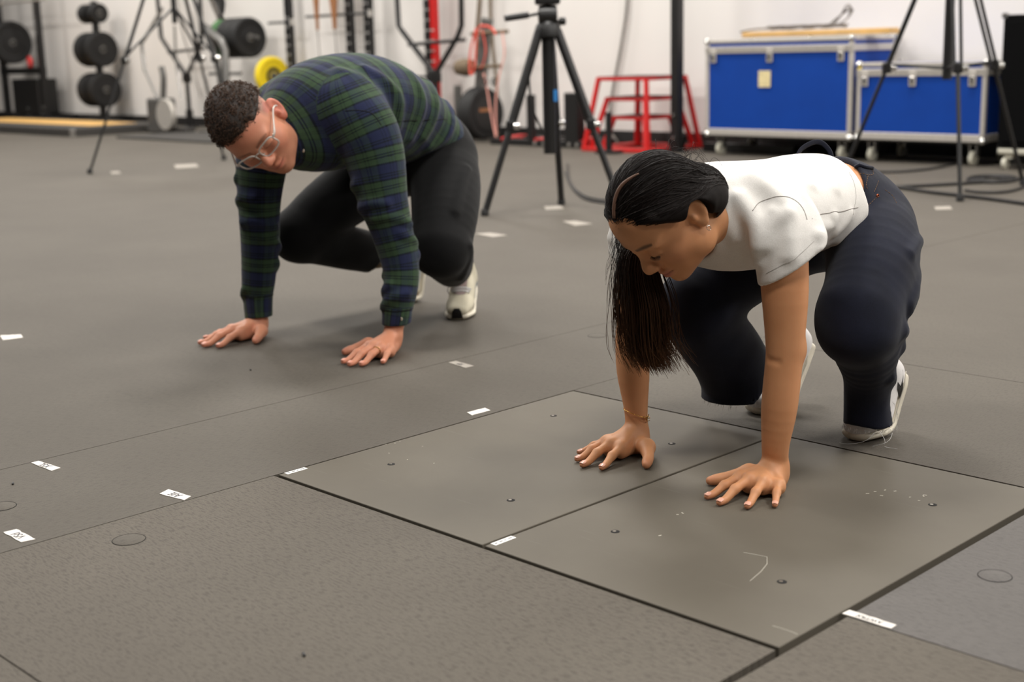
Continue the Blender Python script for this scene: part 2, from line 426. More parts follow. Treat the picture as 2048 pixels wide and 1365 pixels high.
# force plates let into the floor
def glyphs(text, size, mat, parent, loc, rz, name='lettering', sx=1.0):
    cu = bpy.data.curves.new(name, 'FONT'); cu.body = text; cu.size = size; cu.align_x = 'CENTER'; cu.align_y = 'CENTER'; cu.extrude = .0002
    o = bpy.data.objects.new(name, cu); COL.objects.link(o)
    dg = bpy.context.evaluated_depsgraph_get(); me = bpy.data.meshes.new_from_object(o.evaluated_get(dg)); bpy.data.objects.remove(o)
    me.materials.clear(); me.materials.append(MATS[mat]); o = link(bpy.data.objects.new(name, me), parent)
    o.location = loc; o.rotation_euler = (0, 0, rz); o.scale = (sx, 1, 1); return o
def force_plate(u0, label, screws):
    o = roomobj('force_plate', u0, 0, label, 'force plate', 'force plates in the floor')
    MB().box((.3005, .4455, -.012), (.599, .887, .026), bev=.0016).build('top_plate', 'plate_paint', o)
    for (su, sv) in screws:
        s = MB().lathe([(.0080, .0006), (.0080, .0014), (.0070, .0016), (.0004, .0016)], (su-u0, sv, 0), n=20).build('screw', 'gap_dark', o); MB().lathe([(.0034, .0016), (.0032, .0019), (.0004, .0019)], (su-u0-.002, sv, 0), n=12).build('screw_socket', 'silver_dull', s)
    st = MB().box((.0085, .040, .0013), (.013, .050, .0006)).build('sticker', 'label_white', o)
    for yy, ln in ((.022, .006), (.034, .008), (.044, .004), (.056, .009)): MB().box((.0085, yy, .0017), (.0035, ln, .0003)).build('print_mark', 'label_ink', st)
    return o
fp1 = force_plate(0.0, 'matte grey metal force plate under her right hand', [(.124, .688), (.123, .198), (.472, .688), (.472, .2)])
fp2 = force_plate(0.6055, 'matte grey metal force plate under her left hand', [(.73, .202), (1.075, .204), (1.075, .69), (.73, .69)])
gm = MB()                                                  # pale chips and scratches in the paint of the near plate
for x, y in ((1750, 985), (1763, 993), (1790, 984), (1770, 982), (1820, 996), (1838, 1003), (1847, 994), (1355, 1031), (1365, 1028), (1320, 1073), (1850, 992), (1735, 989)):
    q = fluv(x, y); gm.box((q[0]-.6055, q[1], .0012), (.004+.003*random.random(), .002, .0003), Rz(random.random()*3))
gm.tube([(fluv(x, y)[0]-.6055, fluv(x, y)[1], .0012) for x, y in ((1487, 1107), (1510, 1111), (1534, 1116), (1534, 1130), (1522, 1145), (1500, 1164))], .0005, 4)
gm.tube([(fluv(x, y)[0]-.6055, fluv(x, y)[1], .0012) for x, y in ((1545, 1254), (1572, 1262), (1595, 1271))], .0006, 4)
tag(gm.build('paint_chip', 'gouge_white', fp2), kind='stuff')
gm = MB()
for x, y in ((778, 908), (772, 890), (790, 888), (800, 884), (845, 894), (868, 928), (815, 921)):
    q = fluv(x, y); gm.box((q[0], q[1], .0012), (.003, .0018, .0003), Rz(random.random()*3))
tag(gm.build('paint_chip', 'gouge_white', fp1), kind='stuff')

def tape(corners, label, mat='tape_white', text=None, size=.02, group=None, ragged=True, flip=True):
    P = np.array([fluv(*c) for c in corners]); c = P.mean(0); pw = uv2w(*c)
    o = tag(bpy.data.objects.new('tape', None), label, 'tape', group); o.location = (pw[0], pw[1], 0); o.rotation_euler = (0, 0, YAW); COL.objects.link(o)
    Q = P-c; out = []
    for i in range(4):
        a, bq = Q[i], Q[(i+1) % 4]; n = 7 if i % 2 else 3
        for k in range(n):
            t_ = k/n; q = a*(1-t_)+bq*t_
            if ragged and i % 2 and k: q = q + RNG.normal(size=2)*.0008
            out.append(tuple(q))
    MB().prism(out, .0002, .0012).build('tape_strip', mat, o)
    if text:
        d = Q[2]-Q[1] if np.linalg.norm(Q[2]-Q[1]) > np.linalg.norm(Q[1]-Q[0]) else Q[1]-Q[0]
        glyphs(text, size, 'marker_ink', o, (0, 0, .0014), math.atan2(d[1], d[0]) + (math.pi if flip else 0), 'handwriting', 0.9)
    return o
tape([(62, 927), (77, 923), (121, 937), (103, 943)], 'white tape with upside-down marker writing nearest the long floor seam', text='XSL', size=.024)
tape([(319, 989), (337, 980), (382, 994), (368, 1002)], 'white tape with marker writing beside the corner of the plates', text='AIE', size=.024)
tape([(7, 1066), (33, 1060), (71, 1080), (42, 1086)], 'crumpled white tape with writing at the left edge, lowest of three', text='VSd', size=.024)
tape([(1684, 1229), (1699, 1222), (1793, 1252), (1782, 1259)], 'long white tape strip with handwriting beside the near plate edge', text='AWTRX', size=.013)
tape([(934, 826), (944, 832), (981, 822), (970, 817)], 'blank white tape strip beside the far plate edge')
tape([(897, 726), (912, 723), (948, 733), (931, 737)], 'worn grey tape piece right of his left hand', 'tape_grey', 'TIP', .02)
tape([(0, 672), (6, 681), (46, 676), (42, 670)], 'white tape strip at the left edge of the floor')
tape([(950, 468), (985, 475), (1015, 471), (980, 466)], 'pale tape corner mark beside his hip', 'tape_grey')
tape([(1125, 443), (1150, 452), (1185, 448), (1150, 442)], 'pale tape corner mark behind her head', 'tape_grey')
tape([(348, 330), (352, 337), (398, 334), (392, 328)], 'faint tape mark on the far floor behind his head', 'tape_grey')
tape([(220, 344), (224, 348), (242, 347), (238, 343)], 'small pale tape scrap near the thin tripod foot', 'tape_grey')
tape([(1868, 414), (1872, 420), (1905, 419), (1900, 413)], 'pale tape scrap under the large right tripod', 'tape_grey')
tape([(1088, 413), (1092, 420), (1128, 418), (1122, 412)], 'pale tape scrap below the centre tripod foot', 'tape_grey')
for (x, y, lab) in ((487, 590, 'white lint scrap beside his right cuff'), ):
    q = fl(x, y); tag(MB().lathe([(.006, .0), (.007, .002), (.003, .004)], (q[0], q[1], 0), n=8).build('paper_scrap', 'tape_white'), lab, 'scrap')
for (x, y, lab) in ((608, 1312, 'dark rubber crumb near the bottom edge'), (26, 969, 'dark crumb near the left tape marks'), (501, 741, 'dark crumb on the floor below his hands')):
    q = fl(x, y); tag(MB().box((q[0], q[1], .002), (.004, .012, .003), Rz(.3), .001).build('rubber_crumb', 'black_vinyl'), lab, 'crumb')

# ================================================================== people: shared builders
def skin(name, c0, c1, lip, rough=0.5):
    t = NT(name); v = t.coord()
    a = t.n('ShaderNodeAttribute', attribute_name='tint'); b = t.n('ShaderNodeAttribute', attribute_name='dark')
    col = t.ramp(t.noise(v, 9, 4), [(0.3, c0), (0.7, c1)])
    col = t.mix(a.outputs['Fac'], col, lip)
    col = t.mix(b.outputs['Fac'], col, srgb(44, 32, 26))
    t.base(col); t.set(Roughness=rough); t.b.inputs['Specular IOR Level'].default_value = 0.4
    t.b.inputs['Subsurface Weight'].default_value = 0.12; t.b.inputs['Subsurface Radius'].default_value = (1, .35, .2); t.b.inputs['Subsurface Scale'].default_value = 0.006
    t.bump(t.noise(v, 260, 3), 0.12, 0.0006); return t.m
skin('skin_tan', srgb(200, 139, 96), srgb(213, 153, 109), srgb(176, 96, 86))
skin('skin_fair', srgb(198, 132, 102), srgb(212, 148, 118), srgb(196, 100, 86))
def cloth(name, c0, c1, weave=900, rough=0.85, bump=0.25, dist=0.0008, wrinkle=0.0):
    t = NT(name); v = t.coord(); fine = t.noise(v, weave, 2, 0.7); wr = t.noise(v, 26, 4, 0.55)
    t.base(t.ramp(t.math('ADD', t.math('MULTIPLY', fine, 0.7), t.math('MULTIPLY', t.noise(v, 12, 3), 0.3)), [(0.35, c0), (0.65, c1)]))
    t.set(Roughness=rough); t.b.inputs['Sheen Weight'].default_value = 0.08; t.b.inputs['Specular IOR Level'].default_value = 0.2
    t.bump(t.math('ADD', t.math('MULTIPLY', fine, 0.2), t.math('MULTIPLY', wr, wrinkle)), bump, dist if not wrinkle else 0.006)
    return t.m
cloth('tee_cotton', srgb(226, 222, 216), srgb(240, 237, 232), 500, wrinkle=0.5)
cloth('denim', srgb(9, 11, 20), srgb(30, 34, 52), 1500, wrinkle=0.4)
cloth('thread_tan', srgb(112, 86, 58), srgb(132, 102, 70))
cloth('thread_dark', srgb(146, 140, 134), srgb(164, 158, 152))
cloth('fray', srgb(190, 188, 186), srgb(215, 213, 210))
cloth('canvas_white', srgb(226, 222, 220), srgb(240, 237, 235), 700)
cloth('suede_grey', srgb(178, 172, 158), srgb(195, 190, 176), 700)
simple('sole_cream', srgb(222, 214, 196), 0.6, var=0.06)
simple('black_leather', srgb(16, 15, 16), 0.45)
simple('gold', srgb(214, 168, 96), 0.25, 1.0, 0.05)
simple('silver', srgb(215, 208, 196), 0.22, 1.0, 0.05)
simple('copper', srgb(170, 92, 60), 0.35, 0.9)
def hairmat(name, root, tipc, hl):
    t = NT(name); a = t.n('ShaderNodeAttribute', attribute_name='along'); r = t.n('ShaderNodeAttribute', attribute_name='rnd')
    c = t.mix(a.outputs['Fac'], root, tipc); t.base(t.mix(t.math('MULTIPLY', r.outputs['Fac'], 0.55), c, hl)); t.set(Roughness=0.5)
    t.b.inputs['Specular IOR Level'].default_value = 0.16; return t.m
hairmat('hair_black', srgb(16, 12, 11), srgb(20, 15, 13), srgb(40, 30, 26))
hairmat('hair_tail', srgb(18, 13, 11), srgb(92, 60, 36), srgb(46, 31, 22))
hairmat('hair_brown', srgb(50, 37, 29), srgb(74, 55, 43), srgb(100, 76, 60))
simple('scalp_dark', srgb(20, 15, 13), 0.7, spec=0.12)
simple('scalp_part', srgb(104, 74, 58), 0.6)
simple('lash', srgb(24, 18, 16), 0.6)

def head_field(S, H, R, sc, male):
    """H maps head coordinates (forward, left, up) to the body's; R holds the head's axes"""
    p = lambda *a: H(np.array(a))
    e = lambda c, r, k=.02, RR=None, mode='u': S.add(ell(p(*c), np.array(r)*sc, R if RR is None else R@RR), k, mode)
    e((-.005, 0, .03), (.088, .073, .083), .01)
    e((.03, 0, .045), (.060, .060, .055), .03)
    e((.028, 0, -.03), (.060, .062 if male else .059, .082), .03)
    e((.038, 0, -.078), (.044, .050 if male else .043, .036), .03)
    e((.072, 0, -.100), (.018, .022 if male else .017, .016), .025)
    for s in (1, -1):
        e((.046, s*.042, -.026), (.030, .024, .024), .03)
        e((.073, s*.028, .020), (.016, .026, .010 if male else .007), .02)
        e((.010, s*.054, -.070), (.022, .014, .030), .03)
        e((.096, s*.033, .002), (.014, .019, .012), .014, mode='s')
        e((.0735, s*.032, -.001), (.0145, .0160, .0125), .006)
        S.add(loft([p(.082, s*.016, -.002), p(.0895, s*.031, -.0055), p(.080, s*.047, -.003)], .0022*sc, n=3), .003)   # lowered lid edge
        e((.0945, s*.0125, -.036), (.011, .0075, .0085), .008)
        e((.101, s*.0070, -.0435), (.005, .0035, .003), .004, mode='s')
    S.add(loft([p(.080, 0, .018), p(.092, 0, -.006), p(.104, 0, -.026), p(.1065, 0, -.033)], np.array([.008, .0085, .0115, .011])*sc, n=3), .012)
    wdt = .028 if male else .024; up = .006 if male else .0
    S.add(loft([p(.074, wdt, -.063+up), p(.088, wdt*.5, -.0635), p(.094, 0, -.0615), p(.088, -wdt*.5, -.0635), p(.074, -wdt, -.063+up)], np.array([.003, .0052, .0062, .0052, .003])*sc, n=4), .006)
    S.add(loft([p(.074, wdt*.9, -.067+up), p(.087, wdt*.5, -.0735), p(.092, 0, -.0745), p(.087, -wdt*.5, -.0735), p(.074, -wdt*.9, -.067+up)], np.array([.003, .0058, .0072, .0058, .003])*sc, n=4), .006)
    S.add(loft([p(.078, wdt, -.0655+up), p(.0945, wdt*.5, -.0685), p(.1005, 0, -.068), p(.0945, -wdt*.5, -.0685), p(.078, -wdt, -.0655+up)], .0014*sc, n=4), .0035, 's')
    for s in (1, -1):                                        # ears
        RR = Ry(-.18) @ Rz(-s*.50)
        e((-.016, s*.079, -.006), (.0205, .0085, .033), .006, RR)
        e((-.012, s*.0885, -.003), (.0125, .0085, .021), .006, RR, 's')
        e((-.004, s*.079, -.012), (.006, .006, .008), .004, RR)
        e((-.010, s*.077, -.036), (.010, .006, .010), .008, RR)

def hand_field(S, wrist, mcp, tips, rad, thumb, arch=.018, palm_z=.017):
    """flat spread hand: wrist point, four knuckles, four finger tips, thumb = (base, joint, tip)"""
    W = np.array(wrist, float)
    for i in range(4):
        m = np.array(mcp[i], float); t_ = np.array(tips[i], float)
        mid = m*.52+t_*.48; mid[2] = max(m[2]*.62, .0125)+.002; dist = m*.22+t_*.78; dist[2] = .0105
        r = rad[i]
        S.add(cone(W*.8+m*.2, m, r*1.12, r*1.16), .016)
        S.add(loft([m, mid, dist, t_], np.array([r*1.06, r*.97, r*.86, r*.72]), n=3), .004)
        S.add(ell(mid+np.array([0, 0, r*.18]), r*.98), .006)
        S.add(ell(m+np.array([0, 0, r*.22]), r*1.02), .010)
    heel = W.copy(); heel[2] = .016
    for i in range(4):
        a = heel*.75+np.array(mcp[i])*.25; c = np.array(mcp[i])*1.0; a[2] = palm_z; c[2] = palm_z*1.05
        S.add(cone(a, c, .0155, .0135), .014)
    b0, b1, b2 = [np.array(q, float) for q in thumb]
    S.add(cone(heel, b0, .017, .0165), .016); S.add(loft([b0, b1, b1*.4+b2*.6, b2], np.array([.0155, .0112, .0108, .0085])*rad[0]/.0085, n=3), .012)
    S.add(ell(W*.5+heel*.5, (.024, .026, .022)), .02)
def nails(tips, mcp, rad, parent, mat, th=None):
    items = [(np.array(tips[i], float), np.array(mcp[i], float), rad[i]) for i in range(4)]
    if th is not None: items.append((np.array(th[2], float), np.array(th[1], float), rad[0]*1.05))
    for t_, m, r in items:
        d = t_-m; d[2] = 0; d /= np.linalg.norm(d); y = np.array([-d[1], d[0], 0]); tilt = -.28
        X = d*math.cos(tilt)+np.array([0, 0, 1])*math.sin(tilt); Z = np.cross(X, y)
        if Z[2] < 0: Z = -Z
        c = t_ - d*.003; V = []; F = []
        for i in range(7):
            for j in range(5):
                a = (i/6*2-1); bq = (j/4*2-1); lx = .0056*a*r/.008; wy = bq*.72*r*math.sqrt(max(0, 1-(abs(a)**3.)*.55))
                V.append(c+X*lx+y*wy+Z*(r*.80*math.sqrt(max(0.05, 1-(wy/r/.95)**2))+.0002 + (-.0008 if a < -.8 else 0)))
        for i in range(6):
            for j in range(4): F.append((i*5+j, i*5+j+1, i*5+j+6, i*5+j+5))
        np_mesh('fingernail', np.array(V), np.array(F), mat, parent)
simple('nail', srgb(228, 172, 150), 0.25, var=0.02)
simple('nail_fair', srgb(226, 160, 138), 0.3, var=0.02)

def decal(field, poly, O, X, Y, name, mat, parent, off=.0008, cuts=3, reach=.12):
    """flat outline laid onto a sculpted surface along its normal direction"""
    O, X, Y = [np.array(a, float) for a in (O, X, Y)]; N = np.cross(X, Y); N /= np.linalg.norm(N)
    bm = bmesh.new(); vs = [bm.verts.new((x, y, 0)) for x, y in poly]; bm.faces.new(vs)
    bmesh.ops.triangulate(bm, faces=bm.faces[:])
    for _ in range(cuts): bmesh.ops.subdivide_edges(bm, edges=[e for e in bm.edges if e.calc_length() > .008], cuts=1); bmesh.ops.triangulate(bm, faces=bm.faces[:])
    bm.verts.index_update(); P = np.array([v.co[:] for v in bm.verts]); Fc = np.array([[v.index for v in f.verts] for f in bm.faces]); bm.free()
    Q = O+P[:, :1]*X+P[:, 1:2]*Y+N*reach
    for _ in range(60): d = field(Q)-off; Q = Q-N*np.clip(d, -.004, .02)[:, None]*.8
    bad = np.abs(field(Q)-off) > .002; Fc = Fc[~bad[Fc].any(1)]
    return np_mesh(name, Q, Fc, mat, parent)
def seam(field, pts, r, name, mat, parent, off=.0, n=6, dash=None):
    P = field.snap(catmull(pts, n), off)
    if not dash: return MB().tube(P, r, 5).build(name, mat, parent, smooth=True)
    b = MB(); L = np.concatenate([[0], np.cumsum(np.linalg.norm(np.diff(P, axis=0), axis=1))])
    for s in np.arange(0, L[-1]-dash, dash*1.6):
        q = [np.array([np.interp(s+t_*dash, L, P[:, k]) for k in range(3)]) for t_ in (0, .5, 1)]; b.tube(q, r, 4)
    return b.build(name, mat, parent)

def onsurf(field, pix, O, yaw, raw=False):
    """points of a sculpted surface that the photograph shows at given spots (seams, stitching)"""
    R_ = Rz(-yaw); o = R_@(np.array([0, 0, CAMH])-np.array([O[0], O[1], 0])); D = np.array([R_@np.array(pray(x, y)) for x, y in pix]); D /= np.linalg.norm(D, axis=1)[:, None]
    t_ = np.full(len(D), np.linalg.norm(o)-.75)
    for _ in range(90): t_ = t_+np.clip(field(o+D*t_[:, None])*.85, -.01, .05)
    Q = o+D*t_[:, None]; ok = np.abs(field(Q)) < .004
    if raw: return Q, ok
    return Q[ok] if ok.sum() > 1 or len(Q) == 1 else Q
def mark_on(field, pix, O, yaw, name, mat, parent, off=.001):
    Q, ok = onsurf(field, pix, O, yaw, True)
    if not ok.all(): return None
    Q = field.snap(Q, off, 3); n = len(Q); c = field.snap(Q.mean(0)[None], off, 3); R2 = field.snap(Q*.5+c*.5, off, 3)
    F = [(i, (i+1) % n, n+(i+1) % n, n+i) for i in range(n)]; F2 = [(n+i, n+(i+1) % n, 2*n, 2*n) for i in range(n)]
    b = MB(); b.raw(np.vstack([Q, R2, c]), F+[f[:3] for f in F2], True); return b.build(name, mat, parent, smooth=True)
def shoe(parent, ball, yaw, lift, L_heel, L_toe, wid, style, names='shoe', toe_lift=0.0):
    """ball on the ground, toes flat, heel raised by lift radians; returns the part"""
    B = np.array(ball, float); d = np.array([math.cos(yaw), math.sin(yaw), 0]); y = np.array([-math.sin(yaw), math.cos(yaw), 0]); z = np.array([0, 0, 1.])
    def arc(s, h):                                           # s along the sole from ball (+toe, -heel), h above the sole
        if s >= 0: return B+d*s+z*(h+toe_lift*s)
        k = min(-s/.06, 1.0); ang = lift*k*.5 if k < 1 else lift*.5+ (lift*.5)*min(1, (-s-.06)/.04)
        n = 24; q = B.copy(); a = 0
        ss = np.linspace(0, -s, n)
        for i in range(1, n):
            u = ss[i]; a = lift*np.clip(u/.055, 0, 1); q = q+(-d*math.cos(a)+z*math.sin(a))*(ss[i]-ss[i-1])
        nn = z*math.cos(a)+d*math.sin(a)
        return q+nn*h
    o = bpy.data.objects.new(names, None); o.empty_display_size = .05; link(o, parent)
    S = SDF(); so = .014 if style == 'court' else .013
    st = np.array([L_toe-.012, L_toe-.04, .015, -.03, -.08, -.13, -L_heel+.035]); wd = np.array([.036, .044, .048, .044, .040, .038, .034])*wid
    S.add(loft([arc(s, so) for s in st], wd, so, side=y, n=3, flat=1.0), .004)
    sole = S
    U = SDF(); hh = np.array([.020, .026, .034, .040, .046, .044, .040]); 
    U.add(loft([arc(s, so+h*.75) for s, h in zip(st, hh)], wd*.90, hh*.95, side=y, n=3, flat=.9), .004)
    U.add(loft([arc(-.05, .055), arc(-.10, .066), arc(-L_heel+.045, .070)], wd[3:6]*.78, [.026, .036, .036], side=y, n=3), .02)
    U.add(loft([arc(-L_heel+.05, .05), arc(-L_heel+.04, .098)], [.034*wid, .030*wid], [.034, .032], side=y, n=2), .02)
    return o, sole, U, arc, y

# ================================================================== the woman in the white tee
WYAW = math.atan2(-.7037, -.7105)
wom = empty('person', (.389, 2.609, 0), WYAW, 'person in white tee and dark jeans crouching with both palms on the plates', 'person')
Rh = np.array([[.5611, .2459, .7904], [-.1357, .9693, -.2052], [-.8165, .0079, .5773]]); Rh, _ = np.linalg.qr(Rh); Rh *= np.sign(np.diag(Rh.T@np.array([[.5611, .2459, .7904], [-.1357, .9693, -.2052], [-.8165, .0079, .5773]])))[None]
Ch = np.array([.1615, .0192, .5306]); SH = .97
Hw = lambda a: Ch+Rh@(np.array(a, float)*SH)
S = SDF(); head_field(S, Hw, Rh, SH, False)
S.add(loft([Hw((-.030, 0, -.045)), Hw((-.045, 0, -.10)), (.0, .0, .530), (-.07, 0, .515)], [.050, .050, .054, .075], side=(0, 1, 0), n=4), .03)
S.add(loft([(-.03, 0, .505), (-.10, 0, .495), (-.24, 0, .495), (-.35, 0, .50), (-.44, 0, .485), (-.51, 0, .44)], [.105, .132, .128, .120, .135, .14], [.065, .090, .090, .088, .095, .10], n=4), .03)
AL = [(-.030, .135, .520), (-.010, .165, .470), (.004, .183, .380), (.014, .192, .285), (.018, .193, .245), (.030, .193, .160), (.036, .190, .090), (.030, .186, .050)]
S.add(loft(AL, [.046, .047, .045, .0375, .0355, .0345, .0275, .0255], [.046, .045, .042, .034, .033, .033, .024, .022], n=4), .03)
AR = [(-.030, -.135, .520), (-.012, -.165, .470), (-.002, -.178, .380), (.004, -.184, .290), (.010, -.186, .240), (.012, -.182, .170), (.016, -.172, .095), (.020, -.166, .052)]
S.add(loft(AR, [.046, .046, .044, .0365, .0355, .0355, .027, .0245], [.046, .045, .041, .034, .033, .033, .023, .021], n=4), .03)
S.add(ell((-.004, .196, .268), (.022, .026, .028)), .02)
WL = (.030, .186, .046); mL = [(.096, .152, .030), (.104, .178, .033), (.096, .204, .031), (.076, .224, .026)]
tL = [(.180, .137, .0085), (.193, .175, .0085), (.176, .225, .0085), (.136, .258, .008)]
rL = [.0088, .0090, .0086, .0076]; thL = [(.052, .142, .024), (.082, .112, .016), (.108, .090, .011)]
hand_field(S, WL, mL, tL, rL, thL)
WR = (.020, -.166, .048); mR = [(.094, -.146, .030), (.100, -.172, .033), (.088, -.194, .031), (.066, -.208, .026)]
tR = [(.175, -.129, .0085), (.186, -.171, .0085), (.164, -.206, .0085), (.125, -.236, .008)]
thR = [(.046, -.118, .024), (.080, -.086, .016), (.108, -.068, .011)]
hand_field(S, WR, mR, tR, rL, thR)
def wtint(V):
    q = (V-Ch)@Rh/SH; lips = np.exp(-((q[:, 0]-.093)/.014)**2-((q[:, 1])/.019)**4-((q[:, 2]+.0685)/.0095)**4)
    cheek = .25*np.exp(-(((q[:, 0]-.06)/.03)**2+((np.abs(q[:, 1])-.045)/.022)**2+((q[:, 2]+.03)/.025)**2))
    tips = sum(.35*np.exp(-np.sum((V-np.array(t_))**2, 1)/.012**2) for t_ in tL+tR+[thL[2], thR[2]])
    return np.clip(lips*.8+cheek+tips, 0, 1)
def browmask(q, s, thick):
    x = q[:, 1]*s; zc = .0225+.0065*np.sin(np.clip((x-.012)/.04, 0, 1)*math.pi*.75)
    th = thick*np.clip(1.15-np.abs((x-.026)/.034)**2, .0, 1)
    return np.clip(1.5-np.abs(q[:, 2]-zc)/np.maximum(th, 1e-4), 0, 1)*((x > .010) & (x < .053) & (q[:, 0] > .03))
def wdark(V):
    q = (V-Ch)@Rh/SH; m = np.maximum(browmask(q, 1, .0034), browmask(q, -1, .0034))*.75
    lash = np.exp(-((np.abs(q[:, 1])-.032)/.014)**4-((q[:, 2]+.0075)/.0022)**2)*(q[:, 0] > .06)*.8
    line = np.exp(-((q[:, 1])/.022)**6-((q[:, 2]+.0685)/.0014)**2)*(q[:, 0] > .07)*.5
    return np.clip(m+lash+line, 0, 1)
for pix, r in (([(1536, 719), (1546, 723), (1556, 725)], .003), ([(1519, 931), (1537, 938), (1557, 955)], .0022)):
    P_ = S.snap(catmull(onsurf(S, pix, (.389, 2.609), WYAW), 3), .0022); S.add(loft(P_, r, n=1), .010, 's')
S.cut((0, 0, .0012), (0, 0, -1), .002)
body = sculpt('body', S, .0025, 'skin_tan', wom, {'tint': wtint, 'dark': wdark}); WB = S
nails(tL, mL, rL, wom, 'nail', thL); nails(tR, mR, rL, wom, 'nail', thR)

# --- T-shirt
T = SDF(); T1 = SDF()
T1.add(loft([(.025, 0, .525), (-.03, 0, .505), (-.12, 0, .497), (-.24, 0, .497), (-.34, 0, .502), (-.47, 0, .495)], [.095, .140, .158, .156, .150, .146], [.085, .106, .109, .105, .103, .098], n=4), .02)
for pts, r in (([(-.10, .13, .545), (-.12, .155, .48), (-.09, .15, .43)], .010),
               ([(-.40, .10, .56), (-.34, .145, .50), (-.28, .13, .43)], .010), ([(-.40, .06, .585), (-.37, .13, .54), (-.35, .14, .45)], .009), ([(.02, .05, .53), (0, .09, .49), (-.02, .09, .44)], .010)):
    P_ = T1.snap(catmull(pts, 3), -.004); T1.add(loft(P_, r, n=1), .02)
T1.cut((-.385, .05, .50), (-1, .45, .06), .006)
T1.sub(loft([(-.34, 0, .498), (-.50, 0, .48)], .134, .090, n=2), .008)
T.add(nested(T1), .01)
for s in (1, -1):
    L_ = SDF(); hc = np.array([-.008, s*.190, .428]); hn = np.array([-.45, s*.47, -1.0]); hn /= np.linalg.norm(hn)
    L_.add(loft([(-.045, s*.100, .525), (-.030, s*.150, .488), (-.020, s*.180, .440), (-.016, s*.200, .340)], [.072, .070, .068, .067], [.070, .071, .071, .072], side=(0, 1, .35*s), n=4), .01)
    for pts, r in (([(.0, .10*s, .535), (.02, .145*s, .50), (.02, .16*s, .44)], .012), ([(-.02, .10*s, .57), (.0, .18*s, .53), (.03, .21*s, .45)], .010), ([(-.06, .16*s, .56), (-.05, .21*s, .52), (-.02, .24*s, .46)], .010)):
        P_ = L_.snap(catmull(pts, 3), -.004); L_.add(loft(P_, r, n=1), .02)
    L_.cut(hc, hn, .004); L_.sub(loft([np.array([-.010, s*.190, .370]), np.array([-.006, s*.20, .28])], .056, .058, side=(0, 1, 0), n=2), .005)
    T.add(nested(L_), .03)
WO = (.389, 2.609)
for pix, r in (([(1478, 395), (1497, 425), (1508, 462), (1512, 500)], .010), ([(1545, 425), (1522, 455), (1518, 490)], .009), ([(1578, 425), (1545, 455), (1538, 492)], .008), ([(1640, 470), (1655, 455), (1668, 436)], .008), ([(1672, 466), (1690, 447), (1700, 428)], .007), ([(1560, 320), (1600, 340), (1622, 372)], .007), ([(1620, 318), (1655, 345), (1672, 380)], .007), ([(1440, 400), (1452, 440), (1470, 480)], .009)):
    P_ = onsurf(T, pix, WO, WYAW); P_ = T.snap(catmull(P_, 3), -.0045); T.add(loft(P_, r, n=1), .018)
T.sub(ell((.068, .005, .510), (.066, .068, .085)), .006)
tee = sculpt('tee_shirt', T, .0037, 'tee_cotton', wom)
for nm, pix in (('armhole_seam', [(1505, 422), (1518, 406), (1540, 397), (1565, 393), (1590, 401), (1606, 418), (1614, 440)]), ('side_seam', [(1624, 438), (1645, 428), (1680, 424), (1716, 415)]),
                ('sleeve_hem_stitch', [(1532, 548), (1560, 533), (1600, 509), (1628, 483)]), ('hem_stitch', [(1676, 316), (1698, 345), (1710, 375), (1711, 405), (1706, 430)])):
    seam(T, onsurf(T, pix, WO, WYAW), .0008 if 'stitch' not in nm else .00035, nm, 'thread_dark', tee, .0002)

# --- jeans
J = SDF(); J1 = SDF()
J1.add(loft([(-.390, 0, .500), (-.440, 0, .485), (-.485, 0, .455), (-.50, 0, .425)], [.132, .140, .148, .142], [.094, .110, .120, .10], n=4), .02)
J1.isect(lambda P: P[:, 0]+.468-.40*P[:, 1]+.62*(P[:, 2]-.6), .004)
J1.sub(loft([(-.30, 0, .502), (-.41, 0, .496)], .126, .090, n=2), .006)
J.add(nested(J1), .01)
LEGL = [(-.46, .085, .430), (-.40, .130, .405), (-.31, .180, .355), (-.225, .205, .300)]; JL = SDF()
JL.add(loft(LEGL, [.102, .098, .090, .080], [.108, .104, .096, .086], side=(0, 1, 0), n=4), .03)
JL.add(loft([(-.225, .205, .300), (-.275, .195, .235), (-.326, .173, .160), (-.354, .156, .095), (-.368, .154, .010)], [.078, .070, .053, .048, .053], [.082, .075, .055, .049, .054], side=(0, 1, 0), n=4), .025)
for pts, r in (([(-.30, .25, .31), (-.36, .265, .32), (-.42, .22, .30)], .014), ([(-.27, .27, .27), (-.34, .255, .25), (-.39, .20, .24)], .015), ([(-.44, .195, .42), (-.40, .215, .42), (-.34, .225, .40)], .008),
               ([(-.44, .12, .34), (-.39, .18, .32), (-.34, .20, .28)], .012), ([(-.33, .25, .22), (-.38, .22, .21), (-.41, .17, .20)], .012), ([(-.42, .22, .36), (-.36, .255, .35), (-.30, .265, .32)], .008), ([(-.40, .21, .13), (-.36, .235, .14), (-.32, .22, .16)], .008)):
    P_ = JL.snap(catmull(pts, 3), -.003); JL.add(loft(P_, r, n=1), .018)
hemL = lambda P: (.034+1.5*np.maximum(-.392-P[:, 0], 0)+.35*np.maximum(P[:, 0]+.335, 0))-P[:, 2]
JL.add(ell((-.205, .215, .262), (.068, .070, .056)), .035)
JL.isect(hemL, .004); JL.sub(loft([(-.366, .157, .08), (-.372, .156, -.02)], [.040, .046], n=2), .006)
J.add(nested(JL), .03)
JR = SDF(); LEGR = [(-.46, -.085, .430), (-.37, -.115, .395), (-.26, -.145, .340), (-.165, -.155, .285)]
JR.add(loft(LEGR, [.102, .098, .090, .082], [.108, .104, .094, .084], side=(0, 1, 0), n=4), .03)
